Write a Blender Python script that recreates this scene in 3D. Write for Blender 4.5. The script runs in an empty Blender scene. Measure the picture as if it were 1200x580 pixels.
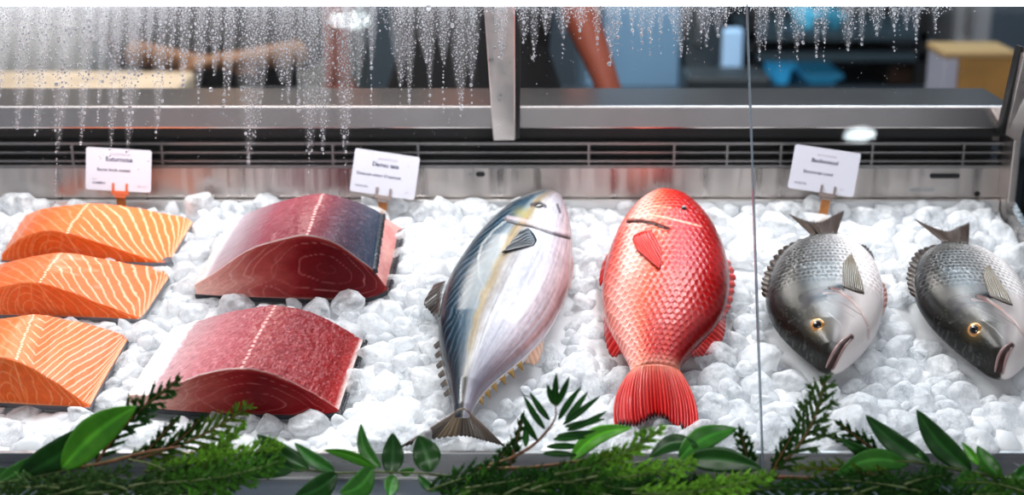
import bpy, bmesh, math, random
import numpy as np
from mathutils import Vector, Matrix, noise
from mathutils.bvhtree import BVHTree
random.seed(7); RNG = np.random.default_rng(7)
SC = bpy.context.scene
COL = SC.collection
PI = math.pi

# ------------------------------------------------------------------ camera & frames of reference
F = 1700.0
PIT = math.radians(17.0)
TILT = math.radians(15.0)
LEAN = math.radians(28.6)
cp, sp = math.cos(PIT), math.sin(PIT)
UX = Vector((1, 0, 0))
UU = Vector((0, math.cos(TILT), math.sin(TILT)))     # up the ice bed
UN = Vector((0, -math.sin(TILT), math.cos(TILT)))    # out of the ice bed
B0 = Vector((0, 0, 0.95))                            # middle of the bed's front edge
def rdir(px, py):
    v = (290 - py) / F
    return Vector(((px - 600) / F, cp + v * sp, -sp + v * cp))
def _cam():
    # bed point seen at row 380 is 1.9 m deep; front edge (row 530) is B0
    d1, d2 = rdir(600, 380), rdir(600, 530)
    A = d1 * 1.9
    t = UN.dot(A) / UN.dot(d2)
    return B0 - d2 * t
CAM = _cam()
def hit(px, py, P0, N):
    d = rdir(px, py)
    return CAM + d * (N.dot(P0 - CAM) / N.dot(d))
def bed(px, py, h=0.0):
    p = hit(px, py, B0 + UN * h, UN) - B0
    return Vector((p.x, p.dot(UU), h))
def bw(x, u, h):
    return B0 + UX * x + UU * u + UN * h
def bedw(px, py, h=0.0):
    return hit(px, py, B0 + UN * h, UN)
def ony(px, py, Y): return hit(px, py, Vector((0, Y, 0)), Vector((0, 1, 0)))
def onz(px, py, Z): return hit(px, py, Vector((0, 0, Z)), Vector((0, 0, 1)))
GUP = Vector((0, math.sin(LEAN), math.cos(LEAN)))
GN = Vector((0, -math.cos(LEAN), math.sin(LEAN)))
G0 = Vector((0, -.030, ony(600, 560, -.006).z + .0005))
def glass(px, py):
    p = hit(px, py, G0, GN) - G0
    return p.x, p.dot(GUP)
def proj(V):
    V = np.asarray(V, float) - np.array(CAM)
    fw = V @ np.array((0, cp, -sp)); up = V @ np.array((0, sp, cp))
    return 600 + F * V[:, 0] / fw, 290 - F * up / fw

cd = bpy.data.cameras.new('camera'); cam = bpy.data.objects.new('camera', cd); COL.objects.link(cam)
cam.location = CAM; cam.rotation_euler = (PI / 2 - PIT, 0, 0)
cd.sensor_width = 36; cd.lens = 36 * F / 1200; cd.clip_start = .05; cd.clip_end = 60
cd.dof.use_dof = True; cd.dof.focus_distance = 1.82; cd.dof.aperture_fstop = 2.6
SC.camera = cam

# ------------------------------------------------------------------ materials
def newmat(name):
    m = bpy.data.materials.new(name); m.use_nodes = True
    nt = m.node_tree; b = nt.nodes['Principled BSDF']
    return m, nt, b
def mat(name, col, rough=.5, metal=0., spec=.5, coat=0., sss=0., bump=0., bscale=40., vary=0., trans=0., emit=0.):
    m, nt, b = newmat(name)
    b.inputs['Base Color'].default_value = (*col, 1); b.inputs['Roughness'].default_value = rough
    b.inputs['Metallic'].default_value = metal; b.inputs['Specular IOR Level'].default_value = spec
    b.inputs['Coat Weight'].default_value = coat; b.inputs['Coat Roughness'].default_value = .12
    b.inputs['Transmission Weight'].default_value = trans
    if sss: b.inputs['Subsurface Weight'].default_value = sss; b.inputs['Subsurface Radius'].default_value = (.02, .012, .008); b.inputs['Subsurface Scale'].default_value = .5
    if emit: b.inputs['Emission Color'].default_value = (*col, 1); b.inputs['Emission Strength'].default_value = emit
    if bump or vary:
        tc = nt.nodes.new('ShaderNodeTexCoord'); no = nt.nodes.new('ShaderNodeTexNoise')
        no.inputs['Scale'].default_value = bscale; no.inputs['Detail'].default_value = 4
        nt.links.new(tc.outputs['Object'], no.inputs['Vector'])
        if bump:
            bp = nt.nodes.new('ShaderNodeBump'); bp.inputs['Strength'].default_value = bump; bp.inputs['Distance'].default_value = .004
            nt.links.new(no.outputs['Fac'], bp.inputs['Height']); nt.links.new(bp.outputs['Normal'], b.inputs['Normal'])
        if vary:
            mr = nt.nodes.new('ShaderNodeMapRange'); mr.inputs[1].default_value = .3; mr.inputs[2].default_value = .7
            mr.inputs[3].default_value = 1 - vary; mr.inputs[4].default_value = 1 + vary
            mx = nt.nodes.new('ShaderNodeMix'); mx.data_type = 'RGBA'; mx.blend_type = 'MULTIPLY'; mx.inputs[0].default_value = 1
            mx.inputs[6].default_value = (*col, 1)
            nt.links.new(no.outputs['Fac'], mr.inputs[0]); nt.links.new(mr.outputs[0], mx.inputs[7])
            nt.links.new(mx.outputs[2], b.inputs['Base Color'])
    return m
def vmat(name, rough=.35, metal=0., coat=.3, spec=.5, sss=0., bump=.15, bscale=300., crough=.1):
    """colour from the mesh's painted 'Col' attribute"""
    m, nt, b = newmat(name)
    a = nt.nodes.new('ShaderNodeAttribute'); a.attribute_name = 'Col'
    nt.links.new(a.outputs['Color'], b.inputs['Base Color'])
    b.inputs['Roughness'].default_value = rough; b.inputs['Metallic'].default_value = metal
    b.inputs['Coat Weight'].default_value = coat; b.inputs['Coat Roughness'].default_value = crough
    b.inputs['Specular IOR Level'].default_value = spec
    if sss: b.inputs['Subsurface Weight'].default_value = sss; b.inputs['Subsurface Radius'].default_value = (.02, .008, .005); b.inputs['Subsurface Scale'].default_value = .4
    if bump:
        tc = nt.nodes.new('ShaderNodeTexCoord'); no = nt.nodes.new('ShaderNodeTexNoise')
        no.inputs['Scale'].default_value = bscale; no.inputs['Detail'].default_value = 3
        bp = nt.nodes.new('ShaderNodeBump'); bp.inputs['Strength'].default_value = bump; bp.inputs['Distance'].default_value = .002
        nt.links.new(tc.outputs['Object'], no.inputs['Vector'])
        nt.links.new(no.outputs['Fac'], bp.inputs['Height']); nt.links.new(bp.outputs['Normal'], b.inputs['Normal'])
    return m
def steel(name, col=(.58, .57, .56), rough=.28, stretch=(4, 400, 400), amp=.12):
    m, nt, b = newmat(name)
    b.inputs['Metallic'].default_value = 1; b.inputs['Roughness'].default_value = rough
    tc = nt.nodes.new('ShaderNodeTexCoord'); mp = nt.nodes.new('ShaderNodeMapping'); mp.inputs['Scale'].default_value = stretch
    no = nt.nodes.new('ShaderNodeTexNoise'); no.inputs['Scale'].default_value = 1; no.inputs['Detail'].default_value = 5
    nt.links.new(tc.outputs['Object'], mp.inputs['Vector']); nt.links.new(mp.outputs[0], no.inputs['Vector'])
    r = nt.nodes.new('ShaderNodeMapRange'); r.inputs[1].default_value = .3; r.inputs[2].default_value = .7
    r.inputs[3].default_value = rough - .08; r.inputs[4].default_value = rough + .14
    nt.links.new(no.outputs['Fac'], r.inputs[0]); nt.links.new(r.outputs[0], b.inputs['Roughness'])
    cr = nt.nodes.new('ShaderNodeMapRange'); cr.inputs[1].default_value = .25; cr.inputs[2].default_value = .75
    cr.inputs[3].default_value = 1 - amp; cr.inputs[4].default_value = 1 + amp
    mx = nt.nodes.new('ShaderNodeMix'); mx.data_type = 'RGBA'; mx.blend_type = 'MULTIPLY'; mx.inputs[0].default_value = 1
    mx.inputs[6].default_value = (*col, 1)
    nt.links.new(no.outputs['Fac'], cr.inputs[0]); nt.links.new(cr.outputs[0], mx.inputs[7]); nt.links.new(mx.outputs[2], b.inputs['Base Color'])
    bp = nt.nodes.new('ShaderNodeBump'); bp.inputs['Strength'].default_value = .03; bp.inputs['Distance'].default_value = .0002
    nt.links.new(no.outputs['Fac'], bp.inputs['Height']); nt.links.new(bp.outputs['Normal'], b.inputs['Normal'])
    return m
M = {}
M['steel'] = steel('brushed_steel', (.50, .465, .45), .27, (3, 250, 250), .05)
M['steel_v'] = steel('brushed_steel_upright', (.54, .495, .475), .32, (90, 90, 2), .06)
M['post'] = steel('post_steel', (.66, .60, .57), .34, (90, 90, 2), .05)
M['steel_dim'] = steel('dull_steel', (.42, .41, .41), .35)
M['steel_lip'] = steel('bright_steel', (.72, .72, .72), .3, (3, 200, 200), .04)
M['dark'] = mat('black_and_shade', (.012, .012, .013), .6)  # near-black for dark parts, and for shade painted under the ledge and in openings
M['grille'] = steel('grille_steel', (.27, .26, .26), .4)
M['shelf'] = mat('front_shelf_coating', (.035, .045, .06), .3)
M['ledge'] = mat('ledge_steel', (.62, .565, .545), .24, metal=1., vary=.05, bscale=14)
M['gasket'] = mat('black_gasket', (.012, .012, .013), .35)
M['led'] = mat('led_diffuser', (.93, .97, 1), .4, emit=3.2)
M['card'] = mat('card_white', (.62, .61, .68), .5)
M['ink'] = mat('card_ink', (.05, .05, .10), .6)
M['ink_soft'] = mat('card_ink_pale', (.40, .30, .36), .6)
M['wood'] = mat('stake_wood', (.42, .17, .05), .5, vary=.25, bscale=90)
M['clip_red'] = mat('clip_orange', (.55, .13, .05), .35, spec=.6)
M['clip'] = mat('clip_pewter', (.30, .24, .22), .3, metal=.7)

def ice_mat(name, tint=(.89, .905, .925), clear=.35, rough=.16, tl=.35):
    """wet crushed ice: white scattering body, light passing through, clearer where the surface faces you"""
    m, nt, b = newmat(name); out = nt.nodes['Material Output']
    b.inputs['Base Color'].default_value = (*tint, 1); b.inputs['IOR'].default_value = 1.31
    b.inputs['Specular IOR Level'].default_value = .5
    tc = nt.nodes.new('ShaderNodeTexCoord'); no = nt.nodes.new('ShaderNodeTexNoise'); no.inputs['Scale'].default_value = 1.6; no.inputs['Detail'].default_value = 4
    if name.endswith('bed'): no.inputs['Scale'].default_value = 70
    oi = nt.nodes.new('ShaderNodeObjectInfo')
    sc = nt.nodes.new('ShaderNodeVectorMath'); sc.operation = 'SCALE'; sc.inputs['Scale'].default_value = 90
    ad = nt.nodes.new('ShaderNodeVectorMath'); ad.operation = 'ADD'
    nt.links.new(oi.outputs['Location'], sc.inputs[0])
    nt.links.new(tc.outputs['Object'], ad.inputs[0]); nt.links.new(sc.outputs[0], ad.inputs[1]); nt.links.new(ad.outputs[0], no.inputs['Vector'])
    def rng(lo, hi):
        r = nt.nodes.new('ShaderNodeMapRange'); r.inputs[1].default_value = .35; r.inputs[2].default_value = .65; r.inputs[3].default_value = lo; r.inputs[4].default_value = hi
        nt.links.new(no.outputs['Fac'], r.inputs[0]); return r.outputs[0]
    nt.links.new(rng(rough * .4, rough * 2.4), b.inputs['Roughness'])
    bp = nt.nodes.new('ShaderNodeBump'); bp.inputs['Strength'].default_value = .30; bp.inputs['Distance'].default_value = .15 if not name.endswith('bed') else .003
    nt.links.new(no.outputs['Fac'], bp.inputs['Height']); nt.links.new(bp.outputs['Normal'], b.inputs['Normal'])
    t = nt.nodes.new('ShaderNodeBsdfTranslucent'); t.inputs[0].default_value = (.97, .98, .99, 1)
    m1 = nt.nodes.new('ShaderNodeMixShader'); m1.inputs[0].default_value = tl
    nt.links.new(b.outputs[0], m1.inputs[1]); nt.links.new(t.outputs[0], m1.inputs[2])
    tr = nt.nodes.new('ShaderNodeBsdfTransparent'); tr.inputs[0].default_value = (.97, .98, .99, 1)
    m2 = nt.nodes.new('ShaderNodeMixShader'); lw = nt.nodes.new('ShaderNodeLayerWeight'); lw.inputs[0].default_value = .35
    inv = nt.nodes.new('ShaderNodeMath'); inv.operation = 'SUBTRACT'; inv.inputs[0].default_value = 1; nt.links.new(lw.outputs['Facing'], inv.inputs[1])
    mu = nt.nodes.new('ShaderNodeMath'); mu.operation = 'MULTIPLY'; nt.links.new(inv.outputs[0], mu.inputs[0]); nt.links.new(rng(clear * .4, min(1, clear * 1.7)), mu.inputs[1])
    nt.links.new(mu.outputs[0], m2.inputs[0]); nt.links.new(m1.outputs[0], m2.inputs[1]); nt.links.new(tr.outputs[0], m2.inputs[2])
    nt.links.new(m2.outputs[0], out.inputs[0])
    return m
M['ice'] = ice_mat('ice_white', clear=.42)
M['ice_clear'] = ice_mat('ice_clear', clear=.62, rough=.1)
M['icebase'] = ice_mat('ice_bed', clear=.0, rough=.2, tl=.2)

def glass_mat():
    m = bpy.data.materials.new('display_glass'); m.use_nodes = True; nt = m.node_tree; nt.nodes.clear()
    out = nt.nodes.new('ShaderNodeOutputMaterial')
    tr = nt.nodes.new('ShaderNodeBsdfTransparent'); tr.inputs[0].default_value = (.985, .99, .995, 1)
    gl = nt.nodes.new('ShaderNodeBsdfGlossy'); gl.inputs['Roughness'].default_value = .0
    mx = nt.nodes.new('ShaderNodeMixShader'); mx.inputs[0].default_value = .022
    nt.links.new(tr.outputs[0], mx.inputs[1]); nt.links.new(gl.outputs[0], mx.inputs[2])
    # condensation haze: fades down the pane, broken into running lanes
    tc = nt.nodes.new('ShaderNodeTexCoord'); at = nt.nodes.new('ShaderNodeAttribute'); at.attribute_name = 'Fog'
    no = nt.nodes.new('ShaderNodeTexNoise'); no.inputs['Scale'].default_value = 700; no.inputs['Detail'].default_value = 2
    nt.links.new(tc.outputs['Object'], no.inputs['Vector'])
    r = nt.nodes.new('ShaderNodeMapRange'); r.inputs[1].default_value = .3; r.inputs[2].default_value = .7; r.inputs[3].default_value = .55; r.inputs[4].default_value = 1.25
    nt.links.new(no.outputs['Fac'], r.inputs[0])
    mu = nt.nodes.new('ShaderNodeMath'); mu.operation = 'MULTIPLY'; nt.links.new(at.outputs['Fac'], mu.inputs[0]); nt.links.new(r.outputs[0], mu.inputs[1])
    tl = nt.nodes.new('ShaderNodeBsdfTranslucent'); tl.inputs[0].default_value = (.9, .92, .95, 1)
    df = nt.nodes.new('ShaderNodeBsdfDiffuse'); df.inputs[0].default_value = (.9, .92, .95, 1)
    ms = nt.nodes.new('ShaderNodeMixShader'); ms.inputs[0].default_value = .5
    nt.links.new(tl.outputs[0], ms.inputs[1]); nt.links.new(df.outputs[0], ms.inputs[2])
    m2 = nt.nodes.new('ShaderNodeMixShader'); nt.links.new(mu.outputs[0], m2.inputs[0])
    nt.links.new(mx.outputs[0], m2.inputs[1]); nt.links.new(ms.outputs[0], m2.inputs[2]); nt.links.new(m2.outputs[0], out.inputs[0])
    return m
M['glass'] = glass_mat()
def clear_mat(name, fac=.04):
    m = bpy.data.materials.new(name); m.use_nodes = True; nt = m.node_tree; nt.nodes.clear()
    out = nt.nodes.new('ShaderNodeOutputMaterial')
    tr = nt.nodes.new('ShaderNodeBsdfTransparent'); tr.inputs[0].default_value = (.8, .84, .88, 1)
    gl = nt.nodes.new('ShaderNodeBsdfGlossy'); gl.inputs['Roughness'].default_value = .05
    mx = nt.nodes.new('ShaderNodeMixShader'); mx.inputs[0].default_value = fac
    nt.links.new(tr.outputs[0], mx.inputs[1]); nt.links.new(gl.outputs[0], mx.inputs[2]); nt.links.new(mx.outputs[0], out.inputs[0])
    return m
M['sideglass'] = clear_mat('side_glass', .12)
M['edgeglass'] = mat('glass_edge', (.30, .36, .42), .08, trans=.5)
m, nt, b = newmat('water_drop'); b.inputs['Base Color'].default_value = (1, 1, 1, 1); b.inputs['Roughness'].default_value = .03
b.inputs['IOR'].default_value = 1.33; b.inputs['Transmission Weight'].default_value = 1
_t = nt.nodes.new('ShaderNodeBsdfTranslucent'); _t.inputs[0].default_value = (.80, .82, .88, 1); _m = nt.nodes.new('ShaderNodeMixShader'); _m.inputs[0].default_value = .36
nt.links.new(b.outputs[0], _m.inputs[1]); nt.links.new(_t.outputs[0], _m.inputs[2]); nt.links.new(_m.outputs[0], nt.nodes['Material Output'].inputs[0]); M['drop'] = m

# ------------------------------------------------------------------ object helpers
def thing(name, label, cat, loc=(0, 0, 0), group=None, rot=None):
    o = bpy.data.objects.new(name, None); COL.objects.link(o); o.location = loc
    if rot: o.rotation_euler = rot
    o.empty_display_size = .02
    o['label'] = label; o['category'] = cat
    if group: o['group'] = group
    return o
def tag(o, label, cat=None, group=None, kind=None):
    if label: o['label'] = label
    if cat: o['category'] = cat
    if group: o['group'] = group
    if kind: o['kind'] = kind
    return o
def mobj(name, V, Fc, m, parent=None, cols=None, smooth=True, origin=None):
    """one mesh object from world-space vertices"""
    V = np.asarray(V, float)
    if parent is not None:
        bpy.context.view_layer.update() if False else None
        Mi = Matrix.LocRotScale(parent.location, parent.rotation_euler, None)
        p = parent
        while p.parent is not None:
            p = p.parent; Mi = Matrix.LocRotScale(p.location, p.rotation_euler, None) @ Mi
        Mi = np.array(Mi.inverted()); V = V @ Mi[:3, :3].T + Mi[:3, 3]; loc = (0, 0, 0)
    else:
        if origin is None:
            lo, hi = V.min(0), V.max(0); origin = np.array(((lo[0] + hi[0]) / 2, (lo[1] + hi[1]) / 2, lo[2]))
        V = V - np.asarray(origin, float); loc = tuple(origin)
    me = bpy.data.meshes.new(name); me.from_pydata(V.tolist(), [], Fc if isinstance(Fc, list) else Fc.tolist()); me.update()
    if smooth: me.polygons.foreach_set('use_smooth', [True] * len(me.polygons))
    if cols is not None:
        ca = me.color_attributes.new('Col', 'FLOAT_COLOR', 'POINT')
        c4 = np.ones((len(V), 4)); c4[:, :3] = np.clip(cols, 0, 1); ca.data.foreach_set('color', c4.ravel())
    me.materials.append(m)
    o = bpy.data.objects.new(name, me); COL.objects.link(o); o.location = loc
    if parent is not None: o.parent = parent
    return o
class MB:
    """collects shapes for ONE mesh"""
    def __init__(s): s.V, s.F, s.C = [], [], []
    def add(s, V, Fc, col=None):
        n = len(s.V); s.V.extend([tuple(v) for v in V]); s.F.extend([tuple(i + n for i in f) for f in Fc])
        if col is not None:
            if np.ndim(col) == 1: s.C.extend([tuple(col)] * len(V))
            else: s.C.extend([tuple(c) for c in col])
    def hexa(s, p):  # 8 corners: bottom 4 ccw, top 4 ccw
        s.add(p, [(3, 2, 1, 0), (4, 5, 6, 7), (0, 1, 5, 4), (1, 2, 6, 5), (2, 3, 7, 6), (3, 0, 4, 7)])
    def box(s, x0, x1, y0, y1, z0, z1):
        s.hexa([(x0, y0, z0), (x1, y0, z0), (x1, y1, z0), (x0, y1, z0), (x0, y0, z1), (x1, y0, z1), (x1, y1, z1), (x0, y1, z1)])
    def tube(s, pts, rad, n=8, col=None, flat=1.0):
        pts = [Vector(p) for p in pts]; V, Fc = [], []
        for i, p in enumerate(pts):
            t = (pts[min(i + 1, len(pts) - 1)] - pts[max(i - 1, 0)]).normalized()
            a = t.cross(Vector((0, 1, 0.3))).normalized(); bb = t.cross(a)
            r = rad[i] if hasattr(rad, '__len__') else rad
            for k in range(n):
                th = 2 * PI * k / n; V.append(p + a * (r * math.cos(th)) + bb * (r * flat * math.sin(th)))
        for i in range(len(pts) - 1):
            for k in range(n):
                Fc.append((i * n + k, i * n + (k + 1) % n, (i + 1) * n + (k + 1) % n, (i + 1) * n + k))
        Fc.append(tuple(range(n - 1, -1, -1))); Fc.append(tuple((len(pts) - 1) * n + k for k in range(n)))
        s.add(V, Fc, col)
    def build(s, name, m, parent=None, smooth=False, bevel=0., origin=None):
        o = mobj(name, s.V, s.F, m, parent, np.array(s.C) if len(s.C) == len(s.V) and s.C else None, smooth, origin)
        if bevel:
            bv = o.modifiers.new('soft_edges', 'BEVEL'); bv.width = bevel; bv.segments = 2; bv.limit_method = 'ANGLE'
        return o
def spline(pts, n):
    """Catmull-Rom through control points, n samples uniform in index"""
    P = np.asarray([tuple(p) for p in pts], float); k = len(P)
    t = np.linspace(0, k - 1, n); i = np.clip(t.astype(int), 0, k - 2); f = (t - i)[:, None]
    g = lambda j: P[np.clip(j, 0, k - 1)]
    p0, p1, p2, p3 = g(i - 1), g(i), g(i + 1), g(i + 2)
    p0 = np.where((i == 0)[:, None], 2 * p1 - p2, p0); p3 = np.where((i == k - 2)[:, None], 2 * p2 - p1, p3)
    return .5 * (2 * p1 + (p2 - p0) * f + (2 * p0 - 5 * p1 + 4 * p2 - p3) * f ** 2 + (3 * p1 - p0 - 3 * p2 + p3) * f ** 3)
def grid_faces(nu, nv, wrap=False):
    i, j = np.meshgrid(np.arange(nu - 1), np.arange(nv if wrap else nv - 1), indexing='ij'); j2 = (j + 1) % nv
    return np.stack([i * nv + j, (i + 1) * nv + j, (i + 1) * nv + j2, i * nv + j2], -1).reshape(-1, 4).tolist()
def sm(a, b, x): t = np.clip((x - a) / (b - a), 0, 1); return t * t * (3 - 2 * t)
def lerp(a, b, t): return np.asarray(a) * (1 - t)[..., None] + np.asarray(b) * t[..., None]
def vnoise(P, scale, oct=3):
    return np.array([noise.fractal(Vector(p) * scale, .6, 2., oct) for p in P])
def hash2(a, b): 
    v = np.sin(a * 127.1 + b * 311.7) * 43758.5453; return v - np.floor(v)
def n2(x, y):
    """cheap smooth value noise in -1..1"""
    xi, yi = np.floor(x), np.floor(y); xf, yf = x - xi, y - yi
    u, v = xf * xf * (3 - 2 * xf), yf * yf * (3 - 2 * yf)
    a, b, c, d = hash2(xi, yi), hash2(xi + 1, yi), hash2(xi, yi + 1), hash2(xi + 1, yi + 1)
    return 2 * ((a * (1 - u) + b * u) * (1 - v) + (c * (1 - u) + d * u) * v) - 1
def polydist(px, py, pl):
    d = np.full(px.shape, 1e9); tt = np.zeros(px.shape); n = len(pl) - 1
    for i in range(n):
        (x0, y0), (x1, y1) = pl[i], pl[i + 1]; dx, dy = x1 - x0, y1 - y0
        t = np.clip(((px - x0) * dx + (py - y0) * dy) / (dx * dx + dy * dy + 1e-9), 0, 1)
        e = np.hypot(px - x0 - t * dx, py - y0 - t * dy); k = e < d; d[k] = e[k]; tt[k] = ((i + t) / n)[k]
    return d, tt
def inpoly(x, y, poly):
    c = False; n = len(poly); j = n - 1
    for i in range(n):
        xi, yi = poly[i][0], poly[i][1]; xj, yj = poly[j][0], poly[j][1]
        if (yi > y) != (yj > y) and x < (xj - xi) * (y - yi) / (yj - yi + 1e-12) + xi: c = not c
        j = i
    return c
def crop(ox, oy, s): return lambda *pts: [(ox + x / s, oy + y / s) for x, y in pts]
FOOT = []      # outlines, in bed coordinates, of what lies on the ice

# ------------------------------------------------------------------ the display case
XL, XR = -.98, bedw(1171, 240).x            # inner ends of the case
YB = bedw(600, 240).y; ZB = bedw(600, 240).z
case = thing('display_case', 'long stainless steel refrigerated fish display case with slanted glass front', 'display case', (0, .3, 0))
tr_ = MB()
def bq(x0, x1, u0, u1, h0, h1): return [bw(x0, u0, h0), bw(x1, u0, h0), bw(x1, u1, h0), bw(x0, u1, h0), bw(x0, u0, h1), bw(x1, u0, h1), bw(x1, u1, h1), bw(x0, u1, h1)]
UB = bed(600, 240)[1]
tr_.hexa(bq(XL, XR + .005, 0, UB + .02, -.09, -.06)); tr_.build('ice_tray', M['steel_dim'], case)
# back wall: lip, panel, grille, soffit, ledge
zl = ony(600, 234, YB).z
b_ = MB(); b_.box(XL, XR - .001, YB - .006, YB + .004, ZB - .08, zl); b_.build('tray_lip', M['steel_lip'], case, bevel=.0015)
z1 = ony(600, 195, YB + .012).z; z2 = ony(600, 166, YB + .012).z; z3 = ony(600, 140, YB + .012).z
b_ = MB(); b_.box(XL, XR, YB + .012, YB + .03, ZB - .06, z1); bp_ = b_.build('back_panel', M['steel_v'], case)
def slot(px, py, w, h, m, name):
    c = ony(px, py, YB + .012); s = 2.12 / F; w *= s / 2; h *= s / 2; g = MB(); V = []
    n = 24
    for k in range(n):
        th = 2 * PI * k / n; x = math.cos(th) * h + (w - h) * (1 if math.cos(th) > 0 else -1); V.append((c.x + x, c.y - .0008, c.z + math.sin(th) * h))
    V2 = [(x, y + .004, z) for x, y, z in V]
    g.add(V + V2, [tuple(range(n - 1, -1, -1))] + [(k, (k + 1) % n, n + (k + 1) % n, n + k) for k in range(n)]); return g.build(name, m, bp_)
slot(1107, 206, 36, 6, M['dark'], 'slot'); slot(1080, 222, 31, 5, M['steel_dim'], 'slot'); slot(1145, 227, 7, 6.5, M['dark'], 'hole'); slot(563, 204, 11, 6, M['dark'], 'hole'); slot(551, 204, 5, 4, M['steel_dim'], 'screw')
zs0 = ony(600, 168, YB + .012).z
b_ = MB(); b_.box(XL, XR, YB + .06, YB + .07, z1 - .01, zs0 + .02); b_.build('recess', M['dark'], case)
zs = [ony(600, y, YB + .012).z for y in (168, 178.5, 188.5, 195)]
gr = MB()
for z, w in zip(zs, (.0022, .0016, .0016, .0025)): gr.box(XL, XR, YB + .010, YB + .022, z - w, z + w)
for px in (-130, -20, 85, 190, 291, 390, 490, 690, 790, 852, 915, 1022, 1129):
    x = ony(px, 180, YB + .012).x; gr.box(x - .0018, x + .0018, YB + .011, YB + .021, zs[-1], zs[0])
for k in range(64):
    x = XL + .013 + k * (XR - XL) / 64; gr.box(x - .0005, x + .0005, YB + .03, YB + .032, zs[-1], zs[-2])
gr.build('air_grille', M['grille'], case)
YL = YB - .03
zlb, zlt = ony(600, 151, YL).z, ony(600, 124, YL).z
YLB = onz(600, 103, zlt).y
b_ = MB(); b_.box(XL, XR - .004, YL, YLB, zlb, zlt); b_.build('rear_ledge', M['ledge'], case, bevel=.0025)
b_ = MB(); b_.box(XL, XR, YB + .004, YLB - .02, zs[0] + .012, zlb + .001); b_.build('soffit', M['dark'], case)  # near-black colour holds the shade under the ledge
b_ = MB(); b_.box(XL, XR, YLB - .03, YLB + .1, .75, zlb); b_.build('rear_body', M['steel_dim'], case)
# rear post in front of the ledge, leaning to the canopy
kt = glass(600, 8.5)[1]; PT = G0 + GUP * kt
def quadbar(a, bpts, depth, name, m, par=case, bev=.002):
    g = MB(); dv = Vector((0, depth, 0))
    (l0, r0), (l1, r1) = a, bpts
    g.hexa([l0, r0, r0 + dv, l0 + dv, l1, r1, r1 + dv, l1 + dv]); return g.build(name, m, par, bevel=bev)
Yp0, Yp1 = YL - .008, PT.y + .09
post = quadbar((ony(578, 165, Yp0), ony(604, 165, Yp0)), (ony(566, -4, Yp1), ony(604, -4, Yp1)), .03, 'rear_post', M['post'])
quadbar((ony(604, 163, Yp0 + .012), ony(609, 163, Yp0 + .012)), (ony(604, -4, Yp1 + .012), ony(611, -4, Yp1 + .012)), .02, 'post_channel', M['gasket'], post, .0005)
# canopy light bar above the glass
b_ = MB(); b_.box(-1.2, 1.2, PT.y + .006, PT.y + .075, PT.z, PT.z + .03); b_.build('light_bar', M['led'], case, bevel=.003)
b_ = MB(); b_.box(-1.2, 1.2, PT.y + .004, PT.y + .079, PT.z + .0305, PT.z + .06); b_.build('canopy', M['steel_dim'], case)
# right end: corner post, low side wall, slanted frame, side glass
corner = MB(); xa = XR - .0005; xb = ony(1190, 200, YB - .02).x
corner.box(xa, xb, YB - .035, YB + .03, ZB - .06, ony(1180, 163, YB - .035).z); corner.build('corner_post', M['post'], case, bevel=.002)
g = MB(); a0, a1 = bw(XR, UB - .005, -.08), bw(XR, 0.0, -.08); zt = .022
g.hexa([bw(XR, 0, -.09), bw(XR + .012, 0, -.09), bw(XR + .012, UB - .03, -.09), bw(XR, UB - .03, -.09), bw(XR, 0, zt), bw(XR + .012, 0, zt), bw(XR + .012, UB - .03, zt), bw(XR, UB - .03, zt)])
g.build('side_wall', M['steel'], case, bevel=.001)
Ys = YL - .012; Ye = Ys - .19
quadbar((ony(1178, 158, Ys), ony(1196, 168, Ys)), (ony(1200, 62, Ye) , ony(1226, 62, Ye)), .03, 'end_frame', M['post'])
quadbar((ony(1172, 158, Ys + .002), ony(1179, 158, Ys + .002)), (ony(1196, 55, Ye + .002), ony(1201, 55, Ye + .002)), .02, 'end_gasket', M['gasket'], bev=.0005)
g = MB(); xs = XR + .02
g.hexa([(xs, .02, .93), (xs + .006, .02, .93), (xs + .006, YB - .04, .97), (xs, YB - .04, .97), (xs, PT.y, PT.z), (xs + .006, PT.y, PT.z), (xs + .006, YB - .04, zlt), (xs, YB - .04, zlt)])
g.build('side_glass', M['sideglass'], case)
b_ = MB(); b_.box(xs + .03, xs + .05, .0, YB + .05, .6, zlb); b_.build('end_panel', M['dark'], case)
# front rail, lower shelf and front panel
zr = hit(600, 530.5, Vector((0, -.006, 0)), Vector((0, 1, 0))).z
YR = -.006
zshelf = ony(600, 560, YR).z
b_ = MB(); b_.box(XL, XR + .25, YR, -.001, zshelf - .05, zr - .0015); b_.build('front_rail', M['steel_dim'], case)
b_ = MB(); b_.box(XL, XR + .25, YR - .0005, -.0005, zr - .0014, zr); b_.build('rail_lip', M['steel_lip'], case)
b_ = MB(); b_.box(XL, XR + .25, YR - .004, YR - .0006, zshelf, zshelf + .0022); b_.build('shelf_edge_glint', M['steel_lip'], case)  # bright strip added as the highlight along the shelf's rear edge
b_ = MB(); b_.box(XL, XR + .25, -.30, YR - .0006, zshelf - .02, zshelf); b_.build('front_shelf', M['shelf'], case)
b_ = MB(); b_.box(XL, XR + .25, -.26, YLB, 0.02, zshelf - .021); b_.build('case_body', M['steel_dim'], case)

# ------------------------------------------------------------------ glass panes and condensation
xj = (glass(875, 20)[0] + glass(893, 480)[0]) / 2
KT = kt + .004
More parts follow.
